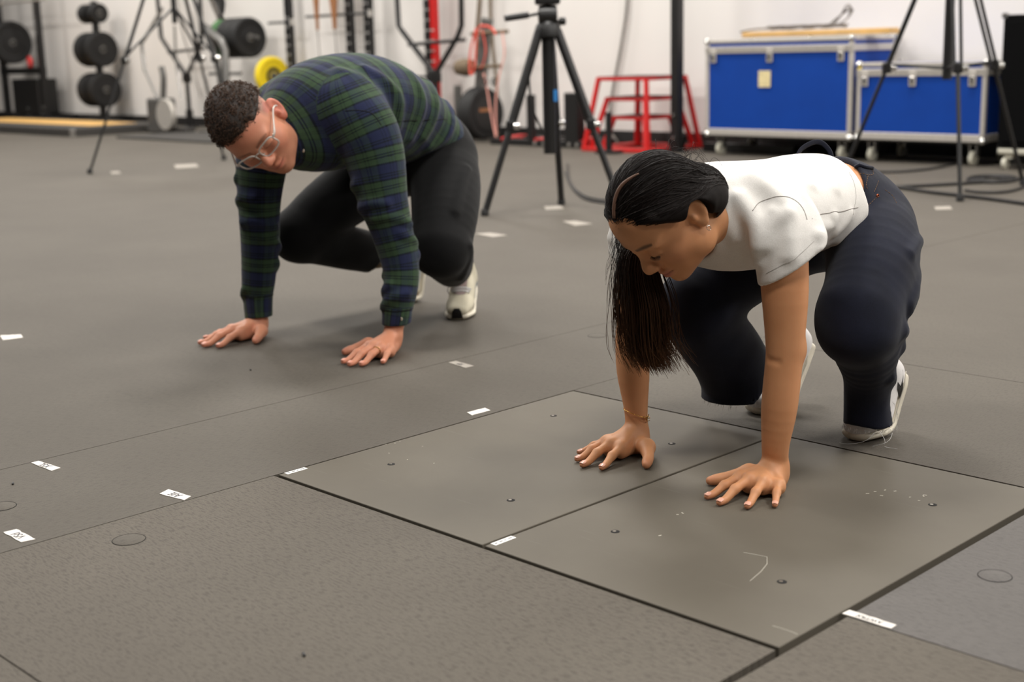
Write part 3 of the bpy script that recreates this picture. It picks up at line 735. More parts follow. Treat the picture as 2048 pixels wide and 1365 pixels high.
JR.add(loft([(-.165, -.155, .275), (-.225, -.157, .215), (-.290, -.158, .150), (-.330, -.158, .085), (-.335, -.158, .02)], [.078, .076, .076, .080, .084], [.082, .084, .088, .092, .096], side=(0, 1, 0), n=4), .025)
hemR = lambda P: (.048+.85*np.maximum(-.29-P[:, 0], 0))-P[:, 2]
JR.isect(hemR, .004); JR.sub(loft([(-.335, -.158, .09), (-.335, -.158, -.02)], [.076, .080], [.086, .090], n=2), .006)
J.add(nested(JR), .03)
jeans = sculpt('jeans', J, .0040, 'denim', wom)
def jst(pts, off=.0004, r=.0005): seam(J, pts, r, 'stitching', 'thread_tan', jeans, off, dash=.005)
for pix in ([(1700, 312), (1713, 332), (1719, 352)], [(1735, 320), (1743, 336), (1747, 350)], [(1750, 324), (1757, 340), (1757, 362), (1748, 385)], [(1720, 347), (1733, 350), (1746, 350)],
            [(1753, 395), (1740, 408), (1728, 420)], [(1770, 380), (1785, 392), (1794, 408)], [(1736, 352), (1732, 370), (1735, 378)], [(1782, 345), (1792, 356), (1806, 368)]):
    jst(onsurf(J, pix, WO, WYAW))
bl = seam(J, onsurf(J, [(1712, 335), (1730, 336), (1744, 338)], WO, WYAW), .0045, 'belt_loop', 'denim', jeans, .002)
q_ = J.snap(onsurf(J, [(1755, 393)], WO, WYAW), .001)[0]
MB().tube([q_+np.array([.0035*math.cos(a), 0, .0035*math.sin(a)]) for a in np.linspace(0, 6.283, 12, endpoint=False)], .0014, 6, closed=True).build('rivet', 'copper', jeans)
band = [(-.465, -.105, .585), (-.49, -.105, .603), (-.53, -.10, .614), (-.555, -.095, .610), (-.57, -.085, .592), (-.575, -.08, .57)]
MB().tube(catmull(band, 5), .006, 8, ref=(1, 0, 0), sy=.16).build('waistband', 'denim', jeans, smooth=True)
# frayed hems
fr = []
for k in range(90):
    a = random.uniform(0, 6.28)
    for cx, cy, rx, ry, zz, cnd in ((-.370, .156, .056, .055, .034, 1), (-.345, -.158, .092, .084, .05, 0)):
        p0 = np.array([cx+rx*math.cos(a), cy+ry*math.sin(a), zz]); p0[2] = (.034+1.5*max(-.392-p0[0], 0)) if cnd else (.048+.85*max(-.29-p0[0], 0))
        L = random.uniform(.004, .012); dq = np.array([math.cos(a)*.3, math.sin(a)*.3, -1])*L
        fr.append([p0+dq*t_+RNG.normal(size=3)*.0006 for t_ in np.linspace(0, 1, 5)])
tag(strands('frayed_thread', np.array(fr), .00035, 'fray', jeans), kind='stuff')
fr = []
for p0, p1, sag in (((-.33, .19, .03), (-.30, .13, .003), .03), ((-.35, .22, .03), (-.32, .20, .003), .02), ((-.33, .20, .035), (-.335, .245, .003), .02)):
    p0 = np.array(p0); p1 = np.array(p1); fr.append([p0*(1-t_)+p1*t_+np.array([.02*math.sin(t_*3.1), .01*math.sin(t_*6), -sag*math.sin(t_*math.pi)*.3]) for t_ in np.linspace(0, 1, 10)])
fr = np.array(fr); fr[:, :, 2] = np.maximum(fr[:, :, 2], .002); tag(strands('loose_thread', fr, .0006, 'fray', jeans, .8), kind='stuff')

# --- shoes
def court_shoe(ball, yaw, lift, lab, outer, hl=.185, marks=()):
    o, so, U, arc, y = shoe(wom, ball, yaw, lift, hl, .078, .98, 'court')
    o['label'] = lab
    s_ = sculpt('sole', so, .0030, 'sole_cream', o); 
    fx = MB().tube([arc(s, .0265)+y*outer*w_*.98 for s, w_ in zip((.05, .02, -.03, -.08, -.13, -.16), np.array([.040, .046, .043, .039, .037, .030]))], .0013, 5).build('foxing_line', 'suede_grey', s_, smooth=True)
    up = sculpt('upper', U, .0028, 'canvas_white', o)
    both = SDF(); both.add(nested(so), .004); both.add(nested(U), .004)
    for pix in marks:
        mark_on(both, pix, WO, WYAW, 'side_stripe', 'black_leather', o)
    return o
court_shoe((-.408, .141, 0), .0, .98, 'white canvas shoe with cream sole, heel raised high', 1, marks=([(1795, 764), (1798, 776), (1802, 770), (1805, 738), (1806, 768), (1804, 788), (1800, 798), (1796, 791), (1794, 780)],))
court_shoe((-.450, -.141, 0), .0, .86, 'white canvas shoe half hidden behind the arm', 1, .215, marks=([(1604, 714), (1606, 698), (1609, 685), (1612, 686), (1610, 700), (1606, 718)],))

# --- hair
HC = SDF()
p = lambda *a: Hw(np.array(a))
HC.add(ell(p(-.006, 0, .032), np.array([.098, .083, .0925])*SH, Rh), .01)
HC.add(ell(p(-.045, 0, -.012), np.array([.058, .072, .064])*SH, Rh), .03)
for s in (1, -1): HC.add(ell(p(-.052, s*.042, -.030), np.array([.038, .036, .050])*SH, Rh), .02)
HC.add(ell(p(-.072, .020, -.050), np.array([.036, .050, .042])*SH, Rh), .02)
for s in (1, -1): HC.add(loft([p(.045, s*.062, .055), p(.0, s*.080, .022), p(-.045, s*.075, -.015), p(-.085, s*.03, -.05)], [.020, .020, .024, .026], n=3), .02)
HC.add(loft([p(-.090, .0, -.04), p(-.100, -.015, -.075), p(-.085, -.05, -.10)], [.034, .034, .028], n=3), .03)
def hairline(P):
    q = (P-Ch)@Rh/SH; a = np.abs(q[:, 1])
    front = q[:, 0]-(.080-.30*a**1.0-8.5*np.maximum(a-.035, 0)**2*1.5) - .55*np.minimum(q[:, 2]-.075, 0)*1.0 
    lim = .082-a*.28+(q[:, 2]-.078)*.62                      # hair only behind this sloping front line
    side = (.012+.30*np.maximum(q[:, 0]-.01, 0)) - q[:, 2] - 6.0*np.maximum(-.022-q[:, 0], 0)
    return np.maximum(q[:, 0]-lim, side)
HC.isect(hairline, .004)
for s in (1, -1): HC.sub(ell(p(-.010, s*.090, -.016), np.array([.029, .034, .040])*SH, Rh), .006)
cap = sculpt('hair', HC, .0028, 'scalp_dark', wom); cap['label'] = 'long dark hair parted and gathered low'
tie = np.array([-.105, -.005, -.055])
paths = []
def hairpath(st, en, lift=.0, n=16, wob=.003):
    t_ = np.linspace(0, 1, n)[:, None]; c0 = np.array([-.012, 0, .015])
    a = (np.array(st)-c0); b_ = (np.array(en)-c0); ra, rb = np.linalg.norm(a), np.linalg.norm(b_); a = a/ra; b_ = b_/rb
    om = math.acos(np.clip(a@b_, -1, 1)); q = (np.sin((1-t_)*om)*a+np.sin(t_*om)*b_)/math.sin(om)
    return c0+q*(ra*(1-t_)+rb*t_)
for k in range(3000):
    s = 1 if random.random() < .62 else -1
    t_ = random.random(); x = .080-.150*t_; z = .078+.052*math.sin(min(1, t_*1.2)*math.pi*.5)-.03*t_*t_   # along the parting
    st = np.array([x, s*random.uniform(.001, .006), z])
    if random.random() < .45:                                   # from the hairline
        u = random.random()*.82; st = np.array([.078-.062*u**1.3, s*(.008+.068*u), .080-.055*u])
    en = tie+RNG.normal(size=3)*np.array([.012, .022, .014])
    sw = np.array([.0, s*random.uniform(.0, .012), -random.uniform(0, .012)])
    q = hairpath(st, en); q = q+sw[None]*np.sin(np.linspace(0, math.pi, len(q)))[:, None]
    paths.append(q)
paths = np.array(paths); ear_ = np.array([(((q-np.array([-.010, 0, -.016]))*[1, 0, 1]/np.array([.026, 1, .036]))**2).sum(1).min() for q in paths*np.where(np.abs(paths[:, :, 1:2]) > .05, 1, 9)])
paths = paths[ear_ > 1.0]; N, M_, _ = paths.shape
Wp = np.array(paths.reshape(-1, 3))*SH@Rh.T+Ch
Wp = HC.snap(Wp, .0006, 3).reshape(N, M_, 3); qh = (Wp-Ch)@Rh/SH; e_ = np.where(np.abs(qh[:, :, 1]) > .045, ((qh[:, :, 0]+.010)/.030)**2+((qh[:, :, 2]+.014)/.041)**2, 9).min(1); Wp = Wp[e_ > 1]; N = len(Wp); Wp = Wp+RNG.normal(size=(N, 1, 3))*.0009
tag(strands('hair_strand', Wp, RNG.uniform(.00035, .0008, N), 'hair_black', cap, .6), kind='stuff')
pp = HC.snap(catmull(onsurf(HC, [(1230, 436), (1230, 410), (1235, 388), (1246, 370), (1262, 357), (1278, 348)], WO, WYAW), 4), .0008); MB().tube(pp, [.0042]*12+[.0042-.0003*k for k in range(len(pp)-12)], 6).build('parting', 'scalp_part', cap, smooth=True)
# hanging tail
tail = []
for k in range(1500):
    u = RNG.normal(size=2)*np.array([.016, .020]); u = np.clip(u, -.04, .04); fan = random.uniform(.8, 2.1)
    p0 = np.array([.055, -.055, .500])+np.array([u[0]*.8, u[1]*.8, 0]); p1 = np.array([.115, -.075, .44])+np.array([u[0], u[1]*.8, 0])
    L = random.uniform(.86, 1.04); bot = np.array([.100+u[0]*fan*.95, -.062+u[1]*fan*.85, .20+.05*abs(random.gauss(0, .6))])
    mid = np.array([.118+u[0]*1.35, -.066+u[1]*1.3, .34]); lo = mid*.35+bot*.65+np.array([.004, 0, 0]); curl = np.array([-.012*random.random(), .014*random.random(), .004])
    tail.append(catmull([p0, p1, mid, lo, bot+curl], 4))
tail = np.array(tail)+np.cumsum(RNG.normal(size=(1500, 17, 3))*.0007, axis=1)
tl = strands('ponytail', tail, RNG.uniform(.0004, .0010, 1500), 'hair_tail', cap, .4); tag(tl, kind='stuff')
fly = []
for k in range(70):
    u = random.random(); st = p(.072-.03*u, -.02-.055*u, .07-.06*u); L = random.uniform(.05, .16)
    fly.append([st+np.array([.012*t_+.01*math.sin(t_*4+k), .01*math.sin(k)*t_, -L*t_]) for t_ in np.linspace(0, 1, 12)])
for k in range(26):
    st = p(-.10+RNG.normal()*.012, RNG.normal()*.03, .02+RNG.normal()*.02); fly.append([st+np.array([-.05*t_, .03*math.sin(k*1.7)*t_, .022*math.sin(t_*3)]) for t_ in np.linspace(0, 1, 12)])
tag(strands('flyaway_hair', np.array(fly)+np.cumsum(RNG.normal(size=(len(fly), 12, 3))*.0008, axis=1), .00042, 'hair_black', cap, .5), kind='stuff')
ls = []
for k in range(26):
    u = k/25; b0 = p(.0885-.006*abs(u-.5), .018+.030*u, -.0075+.002*u); ls.append([b0+Rh@np.array([.008*t_, .003*(u-.3)*t_, -.006*t_+.004*t_*t_]) for t_ in np.linspace(0, 1, 4)])
tag(strands('eyelash', np.array(ls), .0004, 'lash', body, .3), kind='stuff')
# bracelet, earring
c = np.array([.018, -.168, .082]); ring = [c+np.array([.0265*math.cos(a), .0285*math.sin(a), .010*math.cos(a+.6)]) for a in np.linspace(0, 6.283, 40, endpoint=False)]
br = MB().tube(ring, .0010, 6, closed=True).build('bracelet', 'gold', wom, smooth=True)
def charm(strokes, O, X, Y, r=.0008):
    b = MB()
    for st in strokes: b.tube([O+X*x+Y*y for x, y in st], r, 5)
    return b.build('charm', 'gold', br, smooth=True)
cf = c+np.array([.0200, .0215, .004]); Xc = np.array([-.70, .71, 0]); charm([[(-.001, .006), (-.001, -.005), (.006, -.005)], [(-.006, .004), (-.002, -.003), (.004, .006)]], c+np.array([.002, .0305, -.005]), np.array([-1.3, 0, 0]), np.array([0, 0, 1.3]), .0010)
for a in (0.2, 0.5, 1.4): MB().lathe([(.0016, -.001), (.0022, 0), (.0016, .001)], ring[int(a/6.283*40)], n=8).build('bead', 'gold', br)
e0 = p(-.004, .086, -.044); MB().tube([e0+Rh@np.array([.004*math.cos(a), 0, .005*math.sin(a)-.003]) for a in np.linspace(0, 6.283, 14, endpoint=False)], .0007, 5, closed=True).build('earring', 'silver', wom, smooth=True)

# ================================================================== the man in the plaid shirt
def plaid(name):
    t = NT(name); a = t.n('ShaderNodeAttribute', attribute_name='plaid'); sp = t.n('ShaderNodeSeparateXYZ'); t.l(a.outputs['Vector'], sp.inputs[0])
    nv, gr, dk = srgb(37, 43, 72), srgb(56, 76, 54), srgb(21, 27, 31)
    st = [(0, nv), (.22, dk), (.26, nv), (.30, dk), (.34, nv), (.40, dk), (.46, gr), (.62, dk), (.655, gr), (.70, dk), (.735, gr), (.90, dk), (.955, nv)]
    def band(o, per):
        f = t.math('FRACT', t.math('MULTIPLY', o, 1.0/per)); return t.ramp(f, st, 'CONSTANT')
    u = band(sp.outputs[0], .086); v = band(sp.outputs[1], .086)
    tw = t.n('ShaderNodeTexWave'); tw.inputs['Scale'].default_value = 300; t.l(t.coord(rot=(.4, .3, .78)), tw.inputs['Vector'])
    col = t.mix(t.math('ADD', .56, t.math('MULTIPLY', t.noise(t.coord(), 900, 2), .34)), u, v)
    t.base(col); t.set(Roughness=0.9); t.b.inputs['Specular IOR Level'].default_value = 0.15; t.b.inputs['Sheen Weight'].default_value = 0.12
    vv = t.coord(); t.bump(t.math('ADD', t.math('MULTIPLY', t.noise(vv, 700, 2), .1), t.math('MULTIPLY', t.noise(vv, 22, 4), .5)), .35, .006); return t.m
plaid('plaid_flannel')
cloth('trouser_black', srgb(9, 9, 10), srgb(19, 19, 20), 900, wrinkle=0.4)
cloth('runner_beige', srgb(186, 178, 156), srgb(205, 198, 178), 600)
cloth('runner_mesh', srgb(128, 134, 140), srgb(168, 172, 168), 400)
cloth('runner_tongue', srgb(140, 122, 120), srgb(160, 142, 138), 500)
cloth('sock_tan', srgb(150, 132, 106), srgb(170, 150, 122), 500)
simple('button', srgb(196, 186, 168), 0.3)
t = NT('frame_clear'); t.base(srgb(236, 230, 222)); t.set(Roughness=0.12, IOR=1.45); t.b.inputs['Transmission Weight'].default_value = 0.45
t = NT('lens_glass'); t.base((1, 1, 1, 1)); t.set(Roughness=0.0, IOR=1.03); t.b.inputs['Transmission Weight'].default_value = 1.0

man = empty('person', (-.563, 3.873, 0), WYAW, 'person in green and navy plaid shirt leaning on both hands, wearing clear glasses', 'person')
Rm = np.array([[.3704, -.362, .8554], [.6904, .7234, .0072], [-.6215, .5879, .5178]])
U_, _, Vt_ = np.linalg.svd(Rm); Rm = U_@Vt_
Cm = np.array([.207, .0262, .6401]); SM = 1.06
Hm = lambda a: Cm+Rm@(np.array(a, float)*SM); pm = lambda *a: Hm(np.array(a))
S = SDF(); head_field(S, Hm, Rm, SM, True)
S.add(loft([pm(-.025, 0, -.04), pm(-.035, 0, -.09), (.055, .0, .690), (-.03, 0, .69)], [.056, .060, .066, .09], side=(0, 1, 0), n=4), .03)
S.add(loft([(.03, 0, .68), (-.08, 0, .695), (-.22, -.02, .69), (-.36, -.06, .65), (-.46, -.08, .59)], [.12, .165, .17, .16, .15], [.075, .11, .115, .11, .11], n=4), .03)
ML = [(-.045, .165, .665), (-.065, .195, .575), (-.078, .218, .440), (-.090, .230, .350), (-.100, .250, .245), (-.086, .256, .150), (-.076, .254, .095), (-.066, .252, .055)]
S.add(loft(ML, [.070, .058, .050, .046, .043, .036, .031, .031], [.070, .056, .048, .044, .041, .034, .026, .025], n=4), .03)
MR = [(.005, -.165, .655), (.035, -.190, .560), (.048, -.205, .430), (.046, -.220, .290), (.052, -.232, .170), (.056, -.236, .105), (.058, -.232, .055)]
S.add(loft(MR, [.070, .058, .050, .044, .038, .031, .030], [.070, .056, .048, .042, .036, .027, .025], n=4), .03)
mrad = [.0100, .0103, .0098, .0086]
MmL = [(.030, .258, .034), (.038, .284, .037), (.026, .306, .035), (.002, .320, .030)]
MtL = [(.135, .275, .0095), (.142, .312, .0095), (.122, .338, .0095), (.066, .362, .009)]; MthL = [(.0, .220, .028), (.032, .202, .019), (.064, .192, .0125)]
hand_field(S, (-.064, .252, .052), MmL, MtL, mrad, MthL)
MmR = [(.145, -.204, .034), (.152, -.232, .037), (.143, -.257, .035), (.122, -.277, .030)]
MtR = [(.242, -.179, .0095), (.263, -.222, .0095), (.251, -.262, .0095), (.200, -.315, .009)]; MthR = [(.086, -.182, .028), (.114, -.156, .019), (.139, -.138, .0125)]
hand_field(S, (.058, -.232, .052), MmR, MtR, mrad, MthR)
def mtint(V):
    q = (V-Cm)@Rm/SM; lips = np.exp(-((q[:, 0]-.093)/.016)**2-((q[:, 1])/.024)**4-((q[:, 2]+.0680)/.0085)**4)*.55
    cheek = .35*np.exp(-(((q[:, 0]-.06)/.035)**2+((np.abs(q[:, 1])-.045)/.025)**2+((q[:, 2]+.03)/.03)**2))
    nose = .35*np.exp(-(((q[:, 0]-.105)/.02)**2+(q[:, 1]/.018)**2+((q[:, 2]+.03)/.018)**2))
    ears = .55*(np.abs(q[:, 1]) > .072)*(q[:, 2] > -.05)*(q[:, 2] < .04)
    fore = .22*np.exp(-(((q[:, 0]-.07)/.04)**2+((q[:, 2]-.06)/.03)**2))
    tips = sum(.35*np.exp(-np.sum((V-np.array(t_))**2, 1)/.014**2) for t_ in MtL+MtR+[MthL[2], MthR[2]])
    return np.clip(lips+cheek+nose+ears+fore+tips, 0, 1)
def mdark(V):
    q = (V-Cm)@Rm/SM; qb = q+np.array([0, 0, .006]); m = np.maximum(browmask(qb, 1, .0042), browmask(qb, -1, .0042))*.5
    lash = np.exp(-((np.abs(q[:, 1])-.032)/.014)**4-((q[:, 2]+.0075)/.002)**2)*(q[:, 0] > .06)*.6
    fade = np.clip((q[:, 2]-.006)/.05, 0, 1)*.75*np.clip((.040-q[:, 0])/.015, 0, 1)*np.clip((np.abs(q[:, 1])-.035)/.02, 0, 1)*(np.abs(q[:, 1]) < .0775)
    back = np.clip((-.03-q[:, 0])/.02, 0, 1)*np.clip((q[:, 2]+.06)/.04, 0, 1)*.5
    beard = .13*np.clip((-.045-q[:, 2])/.03, 0, 1)*np.clip((q[:, 2]+.125)/.02, 0, 1)*np.clip((q[:, 0]-.0)/.03, 0, 1)
    line = np.exp(-((q[:, 1])/.026)**6-((q[:, 2]+.0680-(np.abs(q[:, 1])/.028)**2*.005)/.0014)**2)*(q[:, 0] > .07)*.6
    return np.clip(m+lash+np.maximum(fade, back)*(q[:, 0]**2+q[:, 1]**2+q[:, 2]**2 < .02)+beard*(np.linalg.norm(q, axis=1) < .15)+line, 0, .9)
S.cut((0, 0, .0012), (0, 0, -1), .002)
mbody = sculpt('body', S, .0030, 'skin_fair', man, {'tint': mtint, 'dark': mdark})
nails(MtL, MmL, mrad, man, 'nail_fair', MthL); nails(MtR, MmR, mrad, man, 'nail_fair', MthR)

# --- shirt
spine = [(.075, .0, .665), (.0, 0, .690), (-.10, -.005, .705), (-.22, -.025, .700), (-.34, -.055, .660), (-.44, -.08, .600), (-.53, -.09, .535)]
P1 = SDF(); P1.add(loft(spine, [.085, .165, .192, .195, .185, .176, .172], [.080, .115, .130, .134, .130, .124, .118], n=4), .02)
P1.add(loft([(.085, .0, .605), (-.01, .0, .595), (-.16, -.02, .600), (-.30, -.05, .590)], [.10, .155, .165, .15], [.075, .090, .090, .08], n=4), .06)
for pts, r in (([(-.02, .12, .78), (-.08, .17, .72), (-.10, .19, .62)], .014), ([(-.10, .14, .80), (-.18, .19, .72), (-.20, .19, .62)], .010), ([(-.40, .05, .73), (-.37, .12, .68), (-.33, .14, .58)], .012), ([(-.48, .02, .66), (-.44, .08, .60), (-.38, .10, .54)], .012), ([(-.28, .12, .77), (-.30, .17, .68), (-.27, .16, .58)], .009)):
    P_ = P1.snap(catmull(pts, 3), -.004); P1.add(loft(P_, r, n=1), .025)
P1.cut((-.50, -.09, .56), (-.72, -.1, -.40), .008); P1.sub(loft([(-.52, -.09, .54), (-.62, -.10, .47)], .155, .105, n=2), .01)
PL = SDF(); PL.add(loft([(-.030, .120, .690), (-.055, .170, .640), (-.070, .198, .560), (-.078, .218, .435), (-.094, .231, .348), (-.106, .250, .243), (-.096, .258, .175), (-.084, .254, .120), (-.074, .252, .02)],
                         [.092, .092, .086, .071, .061, .053, .049, .044, .042], [.096, .094, .086, .071, .060, .052, .048, .042, .040], n=4), .02)
PR = SDF(); PR.add(loft([(.0, -.120, .680), (.012, -.170, .630), (.034, -.192, .550), (.048, -.204, .418), (.045, -.220, .284), (.051, -.231, .175), (.054, -.236, .120), (.057, -.236, .02)],
                         [.090, .088, .080, .064, .058, .052, .046, .042], [.094, .090, .080, .064, .057, .050, .044, .040], n=4), .02)
def folds(F, A, zs, amp, side):
    for k, z0 in enumerate(zs):
        i = np.argmin([abs(q[2]-z0) for q in A]); c = np.array(A[i]); a0 = 1.1*k+side
        pts = [c+np.array([.07*math.cos(a0+da), .07*math.sin(a0+da), (z0-c[2])+.03*math.sin(da*1.1+k)]) for da in (-.9, -.3, .3, .9)]
        P_ = F.snap(catmull(pts, 3), -.003); F.add(loft(P_, amp, n=1), .016)
folds(PL, catmull([(-.078, .218, .435), (-.094, .231, .348), (-.106, .250, .243), (-.096, .258, .175)], 4), (.46, .40, .36, .31, .27, .22, .18, .14), .010, 5.2)
folds(PR, catmull([(.048, -.204, .418), (.045, -.220, .284), (.051, -.231, .175)], 4), (.46, .40, .33, .28, .22, .17, .13), .010, 5.0)
PL.cut((0, 0, .072), (-.08, 0, -1), .004); PL.sub(loft([(-.078, .253, .115-.045), (-.068, .252, -.04)], .037, .035, n=2), .004)
PR.cut((0, 0, .080), (.02, .10, -1), .004); PR.sub(loft([(.055, -.236, .072), (.058, -.236, -.04)], .037, .035, n=2), .004)
P0 = SDF(); P0.add(nested(P1), .01); P0.add(nested(PL), .03); P0.add(nested(PR), .03)
P0.sub(loft([pm(-.03, 0, -.03), pm(-.045, 0, -.13)], .072, .072, n=2), .006)
def polycoord(V, pts, side):
    C = catmull(pts, 4); L = np.concatenate([[0], np.cumsum(np.linalg.norm(np.diff(C, axis=0), axis=1))]); best = np.full(len(V), 9.0); out = np.zeros((len(V), 2))
    for i in range(len(C)-1):
        v = C[i+1]-C[i]; Ls = np.linalg.norm(v); T = v/Ls; q = V-C[i]; h = q@T; t_ = np.clip(h/Ls, 0, 1); r = q-t_[:, None]*v; d = np.linalg.norm(r, axis=1)
        sv = np.array(side, float); sv = sv-T*(sv@T); sv /= np.linalg.norm(sv); uv = np.cross(T, sv); m = d < best; best[m] = d[m]
        ext = np.where(i == 0, np.minimum(h, 0), 0)+np.where(i == len(C)-2, np.maximum(h-Ls, 0), 0)
        out[m, 1] = (L[i]+t_*Ls+ext)[m]; out[m, 0] = np.arctan2(r@sv, -(r@uv) if T[0] < -.5 else r@uv)[m]
    return out
def plaidattr(V):
    a, b_, c_ = P1(V), PL(V), PR(V); cs = polycoord(V, spine, (0, 1, 0)); cs[:, 0] *= .17
    cl = polycoord(V, ML, (0, 1, 0)); cl[:, 0] *= .062; cr = polycoord(V, MR, (0, 1, 0)); cr[:, 0] *= .062
    k = np.argmin(np.stack([a, b_-.004, c_-.004]), 0); uv = np.where((k == 0)[:, None], cs, np.where((k == 1)[:, None], cl+.02, cr+.05))
    cuff = ((k == 1) & (V[:, 2] < .128)) | ((k == 2) & (V[:, 2] < .135)); uv[cuff] = uv[cuff][:, ::-1]*np.array([1.0, 1.0])+np.array([.0, .03])
    return np.hstack([uv, np.zeros((len(V), 1))])
shirt = sculpt('flannel_shirt', P0, .0039, 'plaid_flannel', man, {'plaid': plaidattr})
# collar: a folded band round the neck
def band_mesh(name, rings, mat, parent, attrs=None):
    R_ = np.array(rings); m, n, _ = R_.shape; F = [(i*n+k, i*n+(k+1) % n, (i+1)*n+(k+1) % n, (i+1)*n+k) for i in range(m-1) for k in range(n)]
    return np_mesh(name, R_.reshape(-1, 3), np.array(F), mat, parent, attrs)
ax0 = pm(-.035, 0, -.055); ax1 = pm(-.050, 0, -.115); T_ = (ax1-ax0)/np.linalg.norm(ax1-ax0); s_ = Rm[:, 1]-T_*(Rm[:, 1]@T_); s_ /= np.linalg.norm(s_); u_ = np.cross(T_, s_)
rings = []; pl = []
for hh, rr in ((.075, .071), (.045, .070), (.020, .0715), (.014, .0745), (.018, .078), (.045, .086), (.066, .098), (.068, .096)):
    row = []
    for k in range(48):
        a = 2*math.pi*k/48; row.append(ax0+T_*(hh+.012*math.cos(a-3.0)*1.0)+rr*(math.cos(a)*u_+math.sin(a)*s_)); pl.append((a*.085, hh*1.2+.03, 0))
    rings.append(row)
band_mesh('collar', rings, 'plaid_flannel', shirt, {'plaid': np.array(pl)})
MO = (-.563, 3.873)
for nm, pix in (('armhole_seam', [(690, 222), (720, 221), (745, 228), (762, 250)]), ('side_seam', [(772, 252), (800, 243), (850, 240), (895, 238)])):
    seam(P0, onsurf(P0, pix, MO, WYAW), .0012, nm, 'trouser_black', shirt, .0)
for c0, y0, z0 in ((-.078, .253, .122), (.055, -.236, .128)):
    A_ = PL if y0 > 0 else PR
    q = A_.snap(np.array([(c0+.05*math.cos(a), y0+.05*math.sin(a), z0) for a in np.linspace(0, 6.283, 24, endpoint=False)]), .0005)
    MB().tube(q, .0014, 5, closed=True).build('cuff_seam', 'trouser_black', shirt, smooth=True)
q = P0.snap(np.array([(.10, .10, .575), (.03, .09, .575), (-.066, .29, .10)]), .001)
for b0 in q: MB().lathe([(.0045, -.001), (.0052, .0), (.0045, .0012), (.002, .0008)], b0, 'x', n=12).build('button', 'button', shirt)

# --- trousers
K = SDF(); K1 = SDF()
K1.add(loft([(-.40, -.08, .60), (-.47, -.085, .565), (-.52, -.09, .53), (-.545, -.09, .49)], [.155, .165, .172, .16], [.105, .122, .132, .11], n=4), .02)
K1.cut((-.42, -.08, .58), (.8, 0, .5), .006); K.add(nested(K1), .01)
KL = SDF(); KL.add(loft([(-.50, -.005, .49), (-.45, .07, .425), (-.375, .145, .345), (-.305, .20, .265)], [.112, .106, .096, .086], [.118, .110, .10, .088], side=(.7, .7, 0), n=4), .02)
KL.add(loft([(-.305, .20, .260), (-.38, .145, .225), (-.46, .07, .19), (-.52, .01, .165)], [.086, .080, .072, .066], [.082, .080, .074, .068], side=(-.7, .7, 0), n=4), .02)
for pts, r in (([(-.34, .25, .27), (-.36, .23, .22), (-.39, .18, .18)], .010), ([(-.46, .12, .46), (-.40, .18, .42), (-.34, .22, .36)], .010)):
    P_ = KL.snap(catmull(pts, 3), -.004); KL.add(loft(P_, r, n=1), .018)
KL.cut((-.525, .005, .16), (-.68, -.62, -.30), .005); K.add(nested(KL), .03)
KR = SDF(); KR.add(loft([(-.49, -.17, .50), (-.36, -.20, .44), (-.22, -.235, .36), (-.115, -.25, .285)], [.112, .104, .092, .082], [.116, .106, .094, .084], side=(0, 1, 0), n=4), .02)
KR.add(loft([(-.110, -.25, .290), (-.20, -.25, .262), (-.30, -.25, .230), (-.385, -.25, .205), (-.46, -.25, .178)], [.080, .076, .070, .066, .064], [.082, .076, .072, .068, .066], side=(0, 1, 0), n=4), .02)
KR.cut((-.405, -.25, .195), (-.90, 0, -.42), .005); KR.sub(loft([(-.40, -.25, .196), (-.52, -.25, .150)], .058, .058, n=2), .005); K.add(nested(KR), .03)
trs = sculpt('trousers', K, .0048, 'trouser_black', man)
# --- shoes
def runner(ball, yaw, lift, lab):
    o, so, Uf, arc, y = shoe(man, ball, yaw, lift, .20, .088, 1.05, 'run', 'shoe'); o['label'] = lab
    sl = sculpt('sole', so, .0034, 'sole_cream', o); up = sculpt('upper', Uf, .0034, 'runner_beige', o)
    d = np.array([math.cos(yaw), math.sin(yaw), 0]); z = np.array([0, 0, 1.])
    both = SDF(); both.add(nested(so), .006); both.add(nested(Uf), .006)
    decal(both, [(-.019, -.004), (.019, -.004), (.015, .020), (.008, .030), (-.008, .030), (-.015, .020)], np.array(ball)+d*.075+z*.010, y, z, 'toe_bumper', 'black_leather', o, .0012)
    N = arc(-.04, .09)-arc(-.04, .04); N /= np.linalg.norm(N); Xs = arc(-.02, .05)-arc(-.06, .05); Xs /= np.linalg.norm(Xs); Yl = np.cross(N, Xs)
    decal(Uf, [(-.06, -.020), (.025, -.018), (.036, 0), (.025, .018), (-.06, .020)], arc(-.035, .06), Xs, Yl, 'tongue', 'runner_tongue', o, .0015)
    for sgn in (1, -1):
        ny = y*sgn; Xa = arc(-.06, .045)-arc(-.12, .045); Xa /= np.linalg.norm(Xa); Za = np.cross(ny, Xa)*1.0
        poly = [(-.05, -.010), (.0, -.016), (.045, -.012), (.03, .006), (-.01, .016), (-.05, .014)]
        decal(Uf, poly, arc(-.09, .042), Xa, np.cross(ny, Xa), 'mesh_panel', 'runner_mesh', o, .001)
        decal(Uf, [(.0, -.005), (.05, -.007), (.056, .0), (.03, .008), (.0, .006)], arc(-.035, .034), Xa, np.cross(ny, Xa), 'overlay', 'sock_tan', o, .0016)
    for k, s in enumerate((-.012, -.026, -.040, -.054)):
        pts = [arc(s, .07)+y*w_ for w_ in (-.024, -.012, 0, .012, .024)]; pts = Uf.snap(np.array(pts), .0022)
        MB().tube(pts, .0022, 5).build('lace', 'fray', o, smooth=True)
    c = arc(-.055, .085)
    MB().tube(catmull([c, c-y*.03+z*.01, c-y*.045-z*.012, c-y*.03-z*.03], 4), .0017, 5).build('lace_loop', 'fray', o, smooth=True)
    return o
